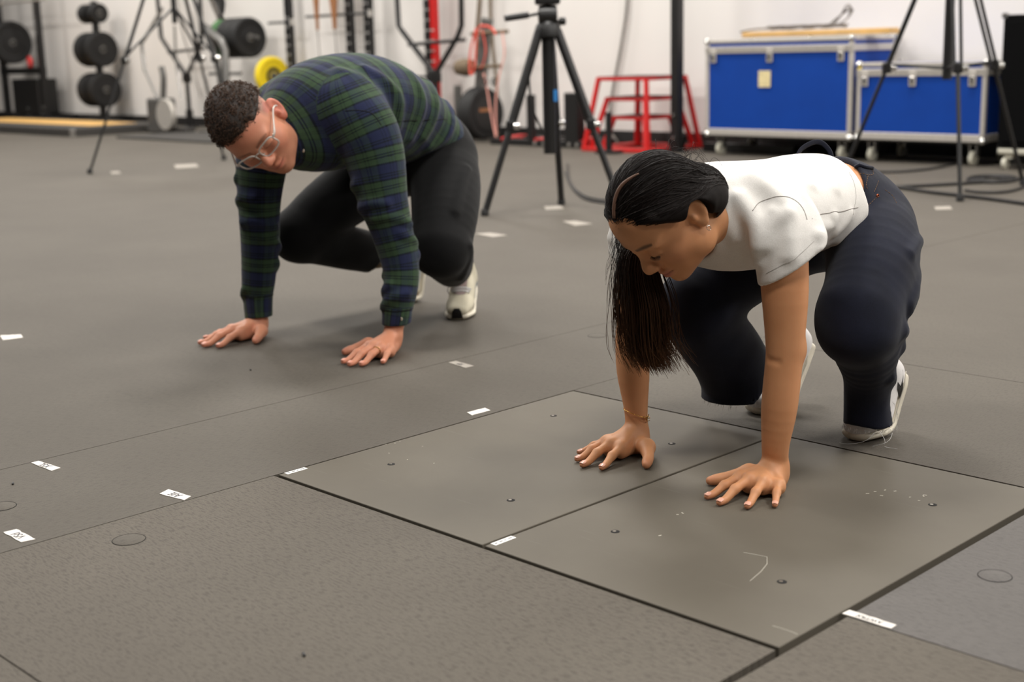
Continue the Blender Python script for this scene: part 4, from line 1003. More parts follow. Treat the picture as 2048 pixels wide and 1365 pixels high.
runner((-.552, .012, 0), .68, .42, 'beige and grey running shoe with black toe patch under the bent knee')
runner((-.615, -.318, 0), .05, 1.30, 'beige running shoe seen behind the plaid sleeve')
MB().tube(catmull([(-.40, -.25, .195), (-.50, -.27, .19), (-.585, -.315, .185)], 4), [.050]*5+[.046]*4, 16).build('sock', 'sock_tan', man, smooth=True)
MB().tube(catmull([(-.50, .03, .17), (-.56, -.02, .155), (-.61, -.06, .12)], 4), .046, 16).build('sock', 'sock_tan', man, smooth=True)

# --- hair, glasses, ring
HM = SDF()
HM.add(ell(pm(-.008, 0, .044), np.array([.101, .078, .092])*SM, Rm), .01); HM.add(ell(pm(.040, 0, .075), np.array([.050, .058, .042])*SM, Rm), .02)
def mhl(P):
    q = (P-Cm)@Rm/SM; a = np.abs(q[:, 1])
    lim = .088-8.*np.maximum(a-.020, 0)**2*1.4+(q[:, 2]-.085)*.35-.014*np.exp(-((a-.043)/.012)**2)
    low = (.050+.10*np.maximum(q[:, 0]+.02, 0)-.55*np.maximum(-.03-q[:, 0], 0))-q[:, 2]
    return np.maximum(q[:, 0]-lim, low)
HM.isect(mhl, .006)
mcap = sculpt('hair', HM, .0034, 'scalp_brown' if 'scalp_brown' in MATS else simple('scalp_brown', srgb(40, 30, 24), 0.7), man); mcap['label'] = 'short curly brown hair faded at the sides'
Vc = np.array([v.co[:] for v in mcap.data.vertices]); pick = RNG.integers(0, len(Vc), 2300); st = Vc[pick]; Nn = HM.grad(st); curls = []
for p0, n0 in zip(st, Nn):
    if (p0-Cm)@n0 < .02: continue
    a = np.cross(n0, RNG.normal(size=3)); a /= np.linalg.norm(a); b_ = np.cross(n0, a); L = random.uniform(.008, .017); w0 = random.uniform(.0022, .0045); ph = random.random()*6.28; drift = (a*random.gauss(0, .5)+b_*random.gauss(0, .5))
    curls.append([p0-n0*.003+n0*L*math.sin(t_*1.5)*.75+drift*.012*t_+w0*(math.cos(ph+t_*7)*a+math.sin(ph+t_*7)*b_)*min(1, t_*2) for t_ in np.linspace(0, 1, 10)])
tag(strands('curl', np.array(curls), .0009, 'hair_brown', mcap, .5), kind='stuff')
gl = bpy.data.objects.new('glasses', None); gl['label'] = 'clear plastic framed glasses'; link(gl, man)
def rim(s):
    pts = []
    for k in range(36):
        a = 2*math.pi*k/36; ca, sa = math.cos(a), math.sin(a); ex = .55
        y = .0265*np.sign(ca)*abs(ca)**ex; z = .0195*np.sign(sa)*abs(sa)**ex; yy = .0345+y
        pts.append(pm(.1015-.010*(yy/.06)**2-.004*(z < 0)*abs(z)/.02, s*yy, -.003+z+.002*(y/.026)))
    return np.array(pts)
for s in (1, -1):
    r_ = rim(s); MB().tube(r_, .0026, 8, closed=True).build('rim', 'frame_clear', gl, smooth=True)
    c = r_.mean(0); V = np.vstack([r_*.98+c*.02, [c]]); V2 = V+Rm[:, 0]*.0012; F = [(i, (i+1) % 36, 36) for i in range(36)]+[((i+1) % 36+37, i+37, 73) for i in range(36)]
    np_mesh('lens', np.vstack([V, V2]), np.array(F), 'lens_glass', gl)
    tm = catmull([pm(.0905, s*.062, .008), pm(.082, s*.071, .010), pm(.045, s*.0765, .011), pm(.005, s*.0815, .010), pm(-.016, s*.083, .0), pm(-.028, s*.082, -.022)], 4)
    MB().tube(tm, [.0034]*6+[.0026]*(len(tm)-6), 8).build('temple', 'frame_clear', gl, smooth=True)
    MB().box(pm(.087, s*.0655, .0095), (.006, .004, .006), Rm, .001).build('hinge', 'silver', gl)
    MB().tube([pm(.0985, s*.0085, -.006), pm(.094, s*.0095, -.012)], .0022, 6).build('nose_pad', 'frame_clear', gl, smooth=True)
MB().tube(catmull([pm(.1010, .0085, .006), pm(.1045, 0, .0085), pm(.1010, -.0085, .006)], 4), .0019, 8).build('bridge', 'frame_clear', gl, smooth=True)
m0, t0 = np.array(MmL[2]), np.array(MtL[2]); c = m0*.80+t0*.20; d = (t0-m0)/np.linalg.norm(t0-m0); a_ = np.cross(d, [0, 0, 1]); a_ /= np.linalg.norm(a_); b_ = np.cross(a_, d); c[2] = m0[2]*.86
rg = MB().tube([c+.0112*(math.cos(a)*a_+math.sin(a)*b_) for a in np.linspace(0, 6.283, 28, endpoint=False)], .0016, 6, closed=True, ref=tuple(d)).build('ring', 'gold', man, smooth=True)

# ================================================================== gym equipment along the wall (x along the wall, y towards it)
simple('steel_black', srgb(22, 21, 21), 0.42, 0.0, 0.15, 60)
simple('rubber_black', srgb(20, 19, 19), 0.7, var=0.2)
simple('rubber_green', srgb(52, 104, 48), 0.65)
simple('rubber_yellow', srgb(238, 208, 20), 0.6, var=0.04)
simple('steel_red', srgb(196, 26, 24), 0.4, var=0.06)
simple('steel_grey', srgb(112, 110, 107), 0.4, 0.5)
simple('chrome', srgb(205, 203, 200), 0.2, 0.9, 0.04)
simple('aluminium', srgb(196, 190, 182), 0.45, 0.35, 0.06)
simple('case_blue', srgb(0, 60, 150), 0.6, var=0.06, scale=4, spec=0.25)
simple('case_blue_dull', srgb(52, 74, 140), 0.55)
simple('paper_yellow', srgb(226, 210, 160), 0.8)
simple('wood_light', srgb(222, 176, 104), 0.55, var=0.1, scale=8)
simple('wood_brown', srgb(150, 100, 62), 0.6)
simple('platform_rubber', srgb(58, 55, 52), 0.7)
simple('strap_brown', srgb(112, 96, 76), 0.8)
simple('band_red', srgb(226, 86, 70), 0.6)
simple('band_pink', srgb(236, 170, 156), 0.6)
simple('cable_grey', srgb(120, 114, 108), 0.6)
simple('cable_black', srgb(30, 28, 27), 0.6)
simple('caster_white', srgb(200, 196, 180), 0.5)
simple('hole_light', srgb(176, 172, 168), 0.6)
simple('grille_black', srgb(6, 6, 7), 0.85, spec=0.1)
simple('tag_blue', srgb(50, 130, 200), 0.5)

# --- road cases
def road_case(u0, u1, v0, v1, z0, z1, label, stickers=(), blue='case_blue', latches=(.06, .46, .93), casters=True, lid=.095):
    uc, vc = (u0+u1)/2, (v0+v1)/2; o = roomobj('road_case', uc, v0, label, 'case', 'blue road cases by the wall')
    w, dp, hh = u1-u0, v1-v0, z1-z0
    MB().box((0, dp/2, (z0+z1)/2), (w-.012, dp-.012, hh-.012)).build('panel', blue, o)
    e = .032
    fr = o
    for sx in (-1, 1):
        for y in (0, dp): MB().box((sx*(w/2-e/2), y+(e/2 if y == 0 else -e/2), (z0+z1)/2), (e, e, hh), bev=.006).build('corner_rail', 'aluminium', fr)
    for z in (z0+.026, z1-.014):
        hgt = .052 if z < (z0+z1)/2 else .028
        MB().box((0, e/2, z), (w, e, hgt), bev=.005).build('edge_rail', 'aluminium', fr); MB().box((0, dp-e/2, z), (w, e, hgt), bev=.005).build('edge_rail', 'aluminium', fr)
        for sx in (-1, 1): MB().box((sx*(w/2-e/2), dp/2, z), (e, dp, hgt), bev=.005).build('edge_rail', 'aluminium', fr)
    zl = z1-lid+.018
    MB().box((0, .010, zl), (w-.02, .030, .050), bev=.004).build('lid_valance', 'aluminium', fr)
    MB().box((0, -.0055, zl), (w-.03, .003, .003)).build('lid_gap', 'black_vinyl', fr)
    for sx in (-1, 1): MB().box((sx*(w/2-.010), dp/2, zl), (.030, dp, .050), bev=.004).build('lid_valance', 'aluminium', fr)
    for sx in (-1, 1):
        for y in (.012, dp-.012):
            for z in (z0+.012, z1-.010): MB().lathe([(.002, -.026), (.018, -.020), (.026, 0), (.018, .020), (.002, .026)], (sx*(w/2-.012), y, z), n=14).build('ball_corner', 'chrome', o)
    for f in latches:
        x = -w/2+f*w; l = MB().box((x, -.006, zl-.045), (.052, .010, .10), bev=.004).build('latch', 'aluminium', o)
        MB().box((x, -.013, zl-.055), (.030, .006, .050), bev=.002).build('latch_handle', 'chrome', l)
    for (fx, z, sw, sh, m) in stickers: MB().box((-w/2+fx*w, -.0005, z), (sw, .003, sh)).build('sticker', m, o)
    if casters:
        for sx in (-1, 1):
            for y in (.09, dp-.09):
                c = MB().box((sx*(w/2-.10), y, z0-.012), (.09, .075, .012)).build('caster', 'aluminium', o)
                MB().lathe([(.030, -.016), (.049, -.014), (.050, 0), (.049, .014), (.030, .016)], (sx*(w/2-.10), y-.02, .050), 'x', 20).build('wheel', 'caster_white', c)
                for q in (-.024, .024): MB().box((sx*(w/2-.10)+q, y-.008, z0-.055), (.006, .05, .085)).build('fork', 'chrome', c)
        MB().box((0, dp/2, z0-.006), (w-.03, dp-.03, .012)).build('caster_board', 'black_vinyl', o)
    return o
road_case(-4.205, -2.925, 7.02, 7.62, .155, .875, 'large blue road case with aluminium edges and a pale sticker', [(.425, .582, .105, .12, 'paper_yellow')])
road_case(-2.885, -1.925, 7.02, 7.62, .160, .690, 'smaller blue road case standing right of the large one', [(.02, .655, .030, .030, 'rubber_yellow')], latches=(.07, .45, .90), lid=.085)
rc = road_case(-3.68, -2.985, 7.635, 7.735, .30, .890, 'dull blue case top showing behind the two road cases', [(.82, .69, .2, .10, 'steel_grey')], 'case_blue_dull', (), False)
MB().box((0, .05, .15), (.7, .06, .30)).build('base', 'black_vinyl', rc)
o = roomobj('wooden_plank', -3.36, 7.25, 'pale yellow wooden plank lying across the top of the cases', 'plank', z=.885)
MB().box((0, 0, .022), (1.25, .14, .042), bev=.004).build('board', 'wood_light', o)
o = roomobj('cable_bundle', -3.42, 7.24, 'tangled grey cable bundle heaped on the wooden plank', 'cable', z=.93)
for k in range(12):
    ph = k*.9; pts = [(-.34+.09*i+.03*math.sin(ph+i), .04*math.sin(i*1.3+ph), .012+.022*abs(math.sin(i*.8+ph*1.3))) for i in range(8)]
    MB().tube(catmull(pts, 4), .006, 6).build('cable', 'cable_grey', o)
for k in range(3): MB().tube(catmull([(.10+.02*k, .0, .02), (.22, .02*k, .05+.02*k), (.30+.01*k, .0, .16-.015*k), (.33+.01*k, .01, .15-.01*k), (.31, .0, .07), (.24, -.01, .03)], 5), .005, 6).build('cable', 'cable_grey', o)
MB().tube(catmull([(-.62, 0, .0), (-.52, .0, .015), (-.42, .01, .02), (-.3, 0, .02)], 4), .007, 6).build('cable', 'cable_grey', o)

# --- stacked plyo boxes (nested steel stands)
def plyo(w0, w1, h, label, v):
    o = roomobj('plyo_box', -5.03, v, label, 'plyo box', 'nested red plyo boxes')
    MB().box((0, 0, h-.014), (w0, w0, .028), bev=.004).build('top_frame', 'steel_red', o); MB().box((0, 0, h+.002), (w0-.02, w0-.02, .006)).build('top_pad', 'rubber_black', o)
    for sx in (-1, 1):
        for sy in (-1, 1): MB().tube([(sx*(w0/2-.016), sy*(w0/2-.016), h-.02), (sx*(w1/2-.016), sy*(w1/2-.016), .012)], .022, 4, ref=(1, 1, 0)).build('leg', 'steel_red', o)
    for sx in (-1, 1): MB().box((sx*(w1/2-.016), 0, .016), (.03, w1, .03), bev=.003).build('base_rail', 'steel_red', o)
    for sy in (-1, 1): MB().box((0, sy*(w1/2-.016), .016), (w1-.06, .03, .03), bev=.003).build('base_rail', 'steel_red', o)
plyo(.54, .72, .60, 'tallest red steel plyo box of the nested stack', 7.25)
plyo(.44, .64, .435, 'middle red steel plyo box inside the tallest one', 7.25)
plyo(.36, .50, .28, 'lowest red steel plyo box inside the nested stack', 7.25)

# --- rack uprights
def upright(u, v, w, d, h, mat, label, holes=0, face='x', base=True, z_from=.15, band=None):
    o = roomobj('rack_upright', u, v, label, 'rack post')
    MB().box((0, 0, h/2), (w, d, h), bev=.004).build('post', mat, o)
    if holes:
        for k in range(holes):
            z = z_from+k*.05*2
            for sx in (-.25, .25): MB().lathe([(.011, 0), (.011, .002)], (sx*w, -d/2-.0025, z), 'y', 12).build('hole', 'hole_light', o)
    if base:
        MB().box((0, 0, .006), (w*2.0, d*1.3, .012), bev=.002).build('foot_plate', mat, o)
        for sx in (-1, 1):
            MB().prism([(-.045, 0), (.045, 0), (.0, .0)], 0, .001) if False else None
            MB().box((sx*(w/2+.02), 0, .075), (.010, d*.9, .15), Ry(sx*.35), .002).build('gusset', mat, o)
    return o
p_ = upright(-4.545, 7.10, .075, .075, 2.6, 'steel_black', 'tall black steel post standing left of the large road case')
for z in (.12, .30): MB().lathe([(.002, -.012), (.012, -.01), (.012, 0)], (.0, -.046, z), 'y', 8).build('bolt', 'chrome', p_)
q = roomobj('floor_beam', -3.55, 7.16, 'black floor beam bolted to the tall black post', 'beam'); q['kind'] = 'thing'; MB().box((-.45, .16, .035), (.86, .07, .07), bev=.004).build('beam', 'steel_black', q)
upright(-10.33, 7.56, .085, .07, 2.6, 'steel_black', 'black perforated post right of the stacked bumper plates', 12)
upright(-9.25, 7.56, .085, .07, 2.6, 'steel_black', 'left one of the paired black perforated posts', 14)
upright(-8.94, 7.56, .085, .07, 2.6, 'steel_black', 'right one of the paired black perforated posts', 14)
upright(-8.02, 7.58, .085, .07, 2.6, 'steel_black', 'black perforated post beside the red post', 14, base=False)
upright(-7.94, 7.58, .055, .07, 2.6, 'steel_red', 'red perforated post behind the second hex bar', 10, base=False)
for (u, z, L, lab) in ((-10.36, 1.20, .40, 'short black peg on the post above the yellow plate'), (-9.33, 1.245, 1.05, 'long black peg with hanging paddles between the posts'), (-8.02, .60, .34, 'low black peg beside the red post')):
    o = roomobj('storage_peg', u, 7.50, lab, 'peg', z=z); MB().cyl((-L/2-.05, -.02, 0), (L/2-.05, -.02, 0), .014, 12).build('bar', 'steel_black', o); MB().box((L/2-.05, .0, 0), (.03, .06, .07), bev=.003).build('bracket', 'chrome', o)
for (u, lab, w) in ((-9.66, 'narrow brown wooden paddle hanging from the long peg', .05), (-9.36, 'wide brown wooden paddle hanging beside the paired posts', .075)):
    o = roomobj('wooden_paddle', u, 7.44, lab, 'paddle', z=1.10)
    MB().prism([(-w, .9), (w, .9), (w*.9, .35), (w*.35, .08), (w*.3, 0), (-w*.3, 0), (-w*.35, .08), (-w*.9, .35)], -.01, .01).build('blade', 'wood_brown', o).rotation_euler = (math.pi/2, 0, 0)
    MB().tube([(0, .0, .0), (.01, .0, -.25), (.015, 0, -.62)], .006, 6).build('cord', 'cable_grey', o)

# --- hex bars standing on end
def hexbar(u, v, label):
    o = roomobj('hex_bar', u, v, label, 'hex bar', 'hex bars stored upright')
    r = .026
    L = [(0, 0, .62), (-.46, 0, 1.04), (-.52, 0, 1.10), (-.54, 0, 1.75)]; R_ = [(0, 0, .62), (.34, 0, .98), (.40, 0, 1.08), (.42, 0, 1.75)]
    MB().tube(L, r, 10).build('frame_side', 'steel_black', o); MB().tube(R_, r, 10).build('frame_side', 'steel_black', o)
    MB().tube([(-.38, 0, .915), (.44, 0, .945)], .018, 10).build('handle_bar', 'steel_black', o)
    MB().cyl((0, 0, .0), (0, 0, .66), .026, 14).build('sleeve', 'steel_black', o); MB().box((0, 0, .60), (.14, .05, .10), bev=.01).build('collar_plate', 'steel_black', o)
    MB().tube([(-.54, 0, 1.75), (.0, 0, 2.15), (.42, 0, 1.75)], r, 10).build('frame_top', 'steel_black', o)
    MB().lathe([(.09, 0), (.09, .02), (.045, .03), (.045, .22)], (0, 0, 0), n=16).build('holder', 'steel_black', o)
hexbar(-7.78, 7.42, 'black hex bar standing upright in front of the red post')
hexbar(-12.36, 7.46, 'black hex bar standing upright behind the left tripod')

# --- plates
def plate(name, u, v, z, r, th, mat, label, group, hub=True, cat='weight plate'):
    o = roomobj(name, u, v, label, cat, group, z=z)
    MB().lathe([(.026, -th/2), (r*.93, -th/2), (r, -th*.36), (r, th*.36), (r*.93, th/2), (r*.80, th/2), (r*.78, th*.38), (r*.42, th*.38), (r*.40, th/2), (.026, th/2)], n=40, axis='x', ring=True).build('disc', mat, o)
    if hub: MB().lathe([(.024, -th/2-.003), (.046, -th/2-.003), (.046, th/2+.003), (.024, th/2+.003)], n=20, axis='x', ring=True).build('hub', 'steel_grey', o)
    return o
for k, (m, lab) in enumerate((('rubber_green', 'green bumper plate at the back of the stack'), ('rubber_black', 'black bumper plate next to the green one'), ('rubber_black', 'black bumper plate in the middle of the stack'), ('rubber_black', 'black bumper plate at the front of the stack'))):
    plate('bumper_plate', -11.27+.135*k, 7.36, 1.05, .225, .125, m, lab, 'bumper plates on the storage peg')
o = roomobj('plate_peg', -11.0, 7.36, 'grey storage arm carrying the bumper plates', 'peg', z=1.05); MB().cyl((-.45, 0, 0), (.34, 0, 0), .022, 12).build('bar', 'steel_grey', o)
MB().tube([(-.42, .0, 0), (-.42, .3, 0)], .022, 8).build('arm', 'steel_grey', o)
o = plate('bumper_plate', -10.52, 7.42, .62, .215, .07, 'rubber_yellow', 'yellow change plate showing above his shoulders', None)
MB().lathe([(.06, .036), (.10, .036), (.10, .038), (.06, .038)], n=28, axis='x', ring=True).build('print_ring', 'black_vinyl', o)
o = roomobj('plate_peg', -10.65, 7.42, 'grey storage arm carrying the yellow plate', 'peg', z=.62); MB().cyl((-.10, 0, 0), (.30, 0, 0), .018, 12).build('bar', 'steel_grey', o); MB().tube([(-.09, 0, 0), (-.09, .28, 0)], .018, 8).build('arm', 'steel_grey', o)
# weight tree
o = roomobj('weight_tree', -14.42, 7.42, 'black plate tree post against the left wall', 'plate rack')
MB().box((0, 0, .80), (.07, .07, 1.6), bev=.004).build('post', 'steel_black', o); MB().box((0, .02, .05), (.12, .50, .08), bev=.004).build('foot', 'steel_black', o); MB().box((0, -.05, .04), (.8, .10, .06), bev=.004).build('foot', 'steel_black', o)
for z in (.46, .98, 1.44): MB().cyl((-.24, -.03, z), (.24, -.03, z), .022, 12).build('peg', 'steel_black', o)
for z, r in ((.46, .225), (.98, .225), (1.44, .125)):
    for k in range(2):
        for sx in (-1, 1):
            nm = {.46: 'lowest', .98: 'middle', 1.44: 'top'}[z]; wh = ('inner', 'outer')[k]; sd = 'right' if sx > 0 else 'left'
            plate('weight_plate', -14.42+sx*(.085+.078*k), 7.39, z, r, .07, 'rubber_black', f'{wh} black plate on the {sd} end of the {nm} tree peg', 'black plates on the plate tree')
# --- left power rack
o = roomobj('power_rack', -15.80, 7.30, 'black power rack frame at the left edge', 'rack')
for (x, y) in ((0, 0), (-1.2, 0)): MB().box((x, y, 1.2), (.08, .08, 2.4), bev=.004).build('post', 'steel_black', o)
for z in (.06, .72): MB().box((-.6, 0, z), (1.3, .08, .09), bev=.004).build('cross_beam', 'steel_black', o)
MB().box((0, .18, .06), (.08, .5, .08), bev=.004).build('base_beam', 'steel_black', o); MB().box((-.5, .1, .36), (.8, .3, .5), bev=.02).build('weight_housing', 'steel_black', o)
for k in range(9): MB().lathe([(.012, 0), (.012, .003)], (.0, -.044, 1.22+.05*k), 'y', 10).build('hole', 'hole_light', o)
for (x, z) in ((-.02, .14), (.02, .22), (-.12, .06), (-.3, .06), (-.45, .1), (-.45, .2)): MB().lathe([(.014, -.012), (.014, 0)], (x, -.05, z), 'y', 8).build('bolt', 'chrome', o)
o = roomobj('barbell', -15.75, 7.20, 'barbell resting across the left power rack', 'barbell', z=1.66); MB().cyl((-1.3, 0, 0), (.45, 0, 0), .018, 12).build('bar', 'aluminium', o); MB().cyl((-1.3, 0, 0), (-.85, 0, 0), .025, 12).build('sleeve', 'aluminium', o)
plate('bumper_plate', -16.70, 7.30, 1.12, .30, .16, 'rubber_black', 'large black drum wheel inside the left power rack', None, cat='wheel')
o = roomobj('wheel_bracket', -16.70, 7.30, 'black arm holding the large drum wheel in the rack', 'bracket', z=1.12); MB().cyl((-.255, 0, 0), (.14, 0, 0), .018, 10).build('arm', 'steel_black', o)
o = roomobj('spring_clip', -15.98, 7.22, 'orange red clip on the rack behind the drum wheel', 'clip', z=.84)
MB().tube(catmull([(0, 0, -.06), (.03, 0, -.02), (.02, 0, .04), (-.03, 0, .06), (-.05, 0, .02), (-.02, 0, -.03)], 4), .022, 8).build('loop', 'steel_red', o); MB().tube([(-.14, .04, -.06), (0, 0, -.03)], .015, 6).build('stem', 'steel_red', o)
# --- lifting platform
o = roomobj('lifting_platform', -14.1, 6.42, 'low black lifting platform with a pale wood inlay', 'platform')
MB().box((0, 0, .045), (4.0, 1.30, .09), bev=.006).build('frame', 'platform_rubber', o); MB().box((-.2, .12, .092), (3.5, .62, .006)).build('wood_inlay', 'wood_light', o)
MB().box((1.99, -.64, .045), (.05, .05, .085), bev=.004).build('corner_bracket', 'chrome', o)
o = roomobj('floor_mat', -10.4, 6.35, 'thin black mat lying behind his head', 'mat'); MB().box((0, 0, .012), (1.9, .9, .024), bev=.006).build('pad', 'platform_rubber', o)
# --- exercise bike frame behind his head
o = roomobj('exercise_bike', -11.65, 6.72, 'grey exercise machine half hidden behind his head', 'exercise machine')
MB().box((-.1, 0, .20), (.34, .20, .40), bev=.03).build('housing', 'steel_grey', o)
MB().lathe([(.05, -.03), (.17, -.03), (.18, 0), (.17, .03), (.05, .03)], (.20, -.12, .22), 'y', 28).build('flywheel', 'aluminium', o)
MB().box((.05, 0, .04), (.9, .12, .06), bev=.01).build('base', 'platform_rubber', o)
MB().tube(catmull([(-.05, 0, .38), (.0, .0, .62), (-.03, 0, .75)], 3), .035, 10).build('stem', 'steel_grey', o)
MB().tube(catmull([(-.40, .0, .70), (-.42, 0, 1.02), (-.36, 0, 1.06), (.10, 0, 1.40)], 4), .02, 8).build('lever', 'chrome', o)
MB().tube([(-.40, .0, .72), (-.1, 0, .30)], .016, 8).build('lever_link', 'steel_grey', o)
MB().tube(catmull([(.40, 0, 1.62), (.46, 0, 1.15), (.62, 0, .80), (.75, 0, .42)], 4), .008, 6).build('cable', 'cable_grey', o)
MB().tube(catmull([(.36, 0, .40), (.30, 0, .75), (.32, 0, 1.2)], 4), .012, 6).build('rod', 'chrome', o)
o = roomobj('ski_machine', -10.98, 7.02, 'grey bent tube frame in front of the bumper plates', 'exercise machine')
MB().tube([(-.22, 0, 1.18), (.10, 0, 1.02), (.16, 0, .92), (.12, 0, .02)], .045, 8).build('frame', 'steel_grey', o); MB().tube([(-.20, .05, 1.18), (-.05, .05, .62), (-.02, .05, .02)], .035, 8).build('strut', 'steel_grey', o)
MB().box((.04, .02, .015), (.5, .4, .03), bev=.005).build('foot', 'platform_rubber', o); MB().tube([(-.22, .02, .66), (.42, .02, .66)], .018, 8).build('cross_bar', 'steel_grey', o)
# --- rower standing on end
o = roomobj('rowing_machine', -7.10, 7.36, 'black rowing machine stored upright with a round flywheel', 'rower')
MB().lathe([(.03, -.09), (.22, -.09), (.245, -.05), (.245, .05), (.225, .09), (.12, .095), (.03, .095)], (0, 0, .262), 'x', 40).build('flywheel', 'rubber_black', o)
MB().lathe([(.12, .096), (.16, .096), (.16, .100), (.12, .100)], (0, 0, .262), 'x', 32).build('vent_ring', 'steel_black', o)
MB().box((.099, -.02, .295), (.004, .16, .034), bev=.001).build('logo_bar', 'wood_brown', o)
MB().box((.07, .0, .78), (.11, .06, .72), Ry(.19), .01).build('rail', 'steel_grey', o)
MB().cyl((-.02, -.06, .995), (.46, -.06, 1.005), .018, 10).build('handle', 'strap_brown', o); MB().cyl((-.08, -.05, .69), (.36, -.05, .70), .016, 10).build('foot_bar', 'strap_brown', o)
MB().lathe([(.02, -.11), (.07, -.10), (.085, 0), (.07, .08), (.02, .09)], (-.12, -.05, .69), 'x', 16).build('seat', 'strap_brown', o)
o2 = roomobj('rower_frame', -7.44, 7.40, 'grey vertical tube left of the flywheel', 'frame'); MB().box((0, 0, .26), (.06, .05, .52), bev=.005).build('post', 'steel_grey', o2); MB().box((0, 0, .01), (.2, .2, .02)).build('foot', 'steel_black', o2)
def hang(name, pts, r, mat, label, cat, u, v, group=None):
    o = roomobj(name, u, v, label, cat, group); MB().tube(catmull([(x, y, z) for x, y, z in pts], 5), r, 6).build('loop', mat, o); return o
hang('resistance_band', [(.10, -.10, 1.04), (.02, -.10, .85), (.0, -.1, .66), (.03, -.1, .63), (.07, -.1, .72), (.10, -.1, .95), (.14, -.1, 1.05), (.20, -.1, 1.06), (.30, -.1, 1.04), (.36, -.1, .98)], .010, 'band_red', 'thick red band looped over the rower handle', 'band', -7.05, 7.30)
hang('resistance_band', [(.20, -.10, 1.03), (.24, -.10, .85), (.20, -.1, .72), (.16, -.1, .68)], .006, 'band_red', 'thin red band hanging beside the rower rail', 'band', -7.05, 7.28)
hang('resistance_band', [(.44, -.1, 1.0), (.46, -.1, .80), (.38, -.1, .60), (.33, -.1, .35), (.33, -.1, .06)], .007, 'band_pink', 'faded pink band hanging to the floor', 'band', -7.05, 7.30)
hang('resistance_band', [(.16, -.1, .64), (.20, -.1, .50), (.24, -.1, .30), (.30, -.1, .06)], .007, 'band_pink', 'second faded pink band beside the flywheel', 'band', -7.05, 7.32)
o = roomobj('carabiner_pair', -6.82, 7.24, 'dark metal clips hanging on the pink bands', 'clip', z=.56)
for x in (0, .10): MB().tube([(x+.02*math.cos(a), -.06, .03*math.sin(a)) for a in np.linspace(0, 6.283, 12, endpoint=False)], .008, 6, closed=True).build('clip', 'steel_black', o)
hang('battle_rope', [(0, 0, 1.9), (-.03, 0, 1.35), (-.09, 0, .95), (-.06, 0, .60), (-.14, 0, .40), (-.06, 0, .22), (-.04, 0, .03)], .020, 'strap_brown', 'brown rope hanging beside the second hex bar', 'rope', -7.36, 7.68)
hang('battle_rope', [(.0, 0, 1.9), (-.05, 0, 1.3), (-.03, 0, .9), (.01, 0, .5), (.0, 0, .03)], .016, 'strap_brown', 'thin brown rope hanging right of the hex bar', 'rope', -7.20, 7.68)
hang('wall_cable', [(.0, 0, 1.9), (-.02, 0, 1.24), (-.09, 0, .86), (-.20, 0, .43), (-.24, 0, .14), (-.1, -.05, .01)], .014, 'cable_grey', 'grey cable hanging down the wall above the red boxes', 'cable', -5.555, 7.715)
# red and black rack base on the floor
o = roomobj('equipment_stand', -6.15, 7.12, 'low black stand with red struts behind the video tripod', 'stand')
o['kind'] = 'thing'; MB().box((.05, 0, .03), (1.15, .09, .06), bev=.004).build('beam', 'steel_black', o); MB().box((.05, .33, .03), (1.15, .08, .06), bev=.004).build('beam', 'steel_black', o)
for x in (-.42, .0, .45): MB().box((x, .16, .055), (.09, .42, .03), Rz(.4), .003).build('red_strut', 'steel_red', o)
for x in (.05, .16, .46, .55): MB().lathe([(.018, -.012), (.018, 0)], (x, -.047, .03), 'y', 8).build('bolt', 'chrome', o)
MB().box((-.02, -.02, .24), (.06, .06, .42), bev=.004).build('stub_post', 'steel_black', o); MB().box((.48, .0, .25), (.16, .10, .44), bev=.01).build('weight_stub', 'steel_black', o)
# black stub beside the plyo boxes
o = roomobj('band_peg', -4.98, 6.77, 'short black peg standing in front of the red boxes', 'peg'); MB().cyl((0, 0, 0), (0, 0, .33), .028, 12).build('post', 'steel_black', o); MB().box((0, 0, .012), (.2, .12, .024), bev=.003).build('foot', 'steel_black', o)

# --- tripods, in room-independent coordinates
def tripod(feet, apex, label, r=.017, col=None, knob=True, spread=None, double=False, tip='rubber_black', hexr=None):
    A = np.array(apex, float); c = np.mean([np.array(f) for f in feet], 0)
    o = empty('tripod', (A[0], A[1], 0), 0, label, 'tripod'); L = lambda q: np.array([q[0]-A[0], q[1]-A[1], q[2]])
    for f in feet:
        F = np.array([f[0], f[1], .012]); d = F-A; top = A+np.array([d[0], d[1], 0])/np.linalg.norm(d[:2])*.05; mid = top*.48+F*.52
        lg = MB()
        if double:
            n = np.cross(d, [0, 0, 1]); n /= np.linalg.norm(n)
            for s in (-1, 1): lg.tube([L(top+n*.022*s), L(mid+n*.018*s)], r*.62, 8)
        else: lg.tube([L(top), L(mid)], r, 10)
        l = lg.build('leg', 'steel_black', o); MB().tube([L(mid*1.02-F*.02), L(F)], r*.72, 10).build('lower_tube', 'steel_black', l)
        MB().box(L(mid), (.05, .045, .06), bev=.01).build('clamp', 'steel_black', l)
        if knob: MB().lathe([(.002, -.02), (.018, -.015), (.018, .015), (.002, .02)], L(mid)+np.array([.03, -.02, 0]), 'x', 10).build('knob', 'chrome', l)
        MB().lathe([(.010, .0), (.022, .004), (.020, .03), (.010, .04)], L((F[0], F[1], 0)), n=12).build('foot', tip, l)
        if spread: MB().tube([L((A[0], A[1], spread)), L(mid+np.array([0, 0, .02]))], .009, 8).build('spreader', 'steel_black', o)
    if col: MB().cyl((0, 0, col[0]), (0, 0, col[1]), col[2], 14).build('column', 'steel_black', o)
    MB().lathe([(.03, A[2]-.04), (.065, A[2]-.03), (.065, A[2]+.02), (.045, A[2]+.05), (.03, A[2]+.06)], n=18).build('crown', 'steel_black', o)
    return o
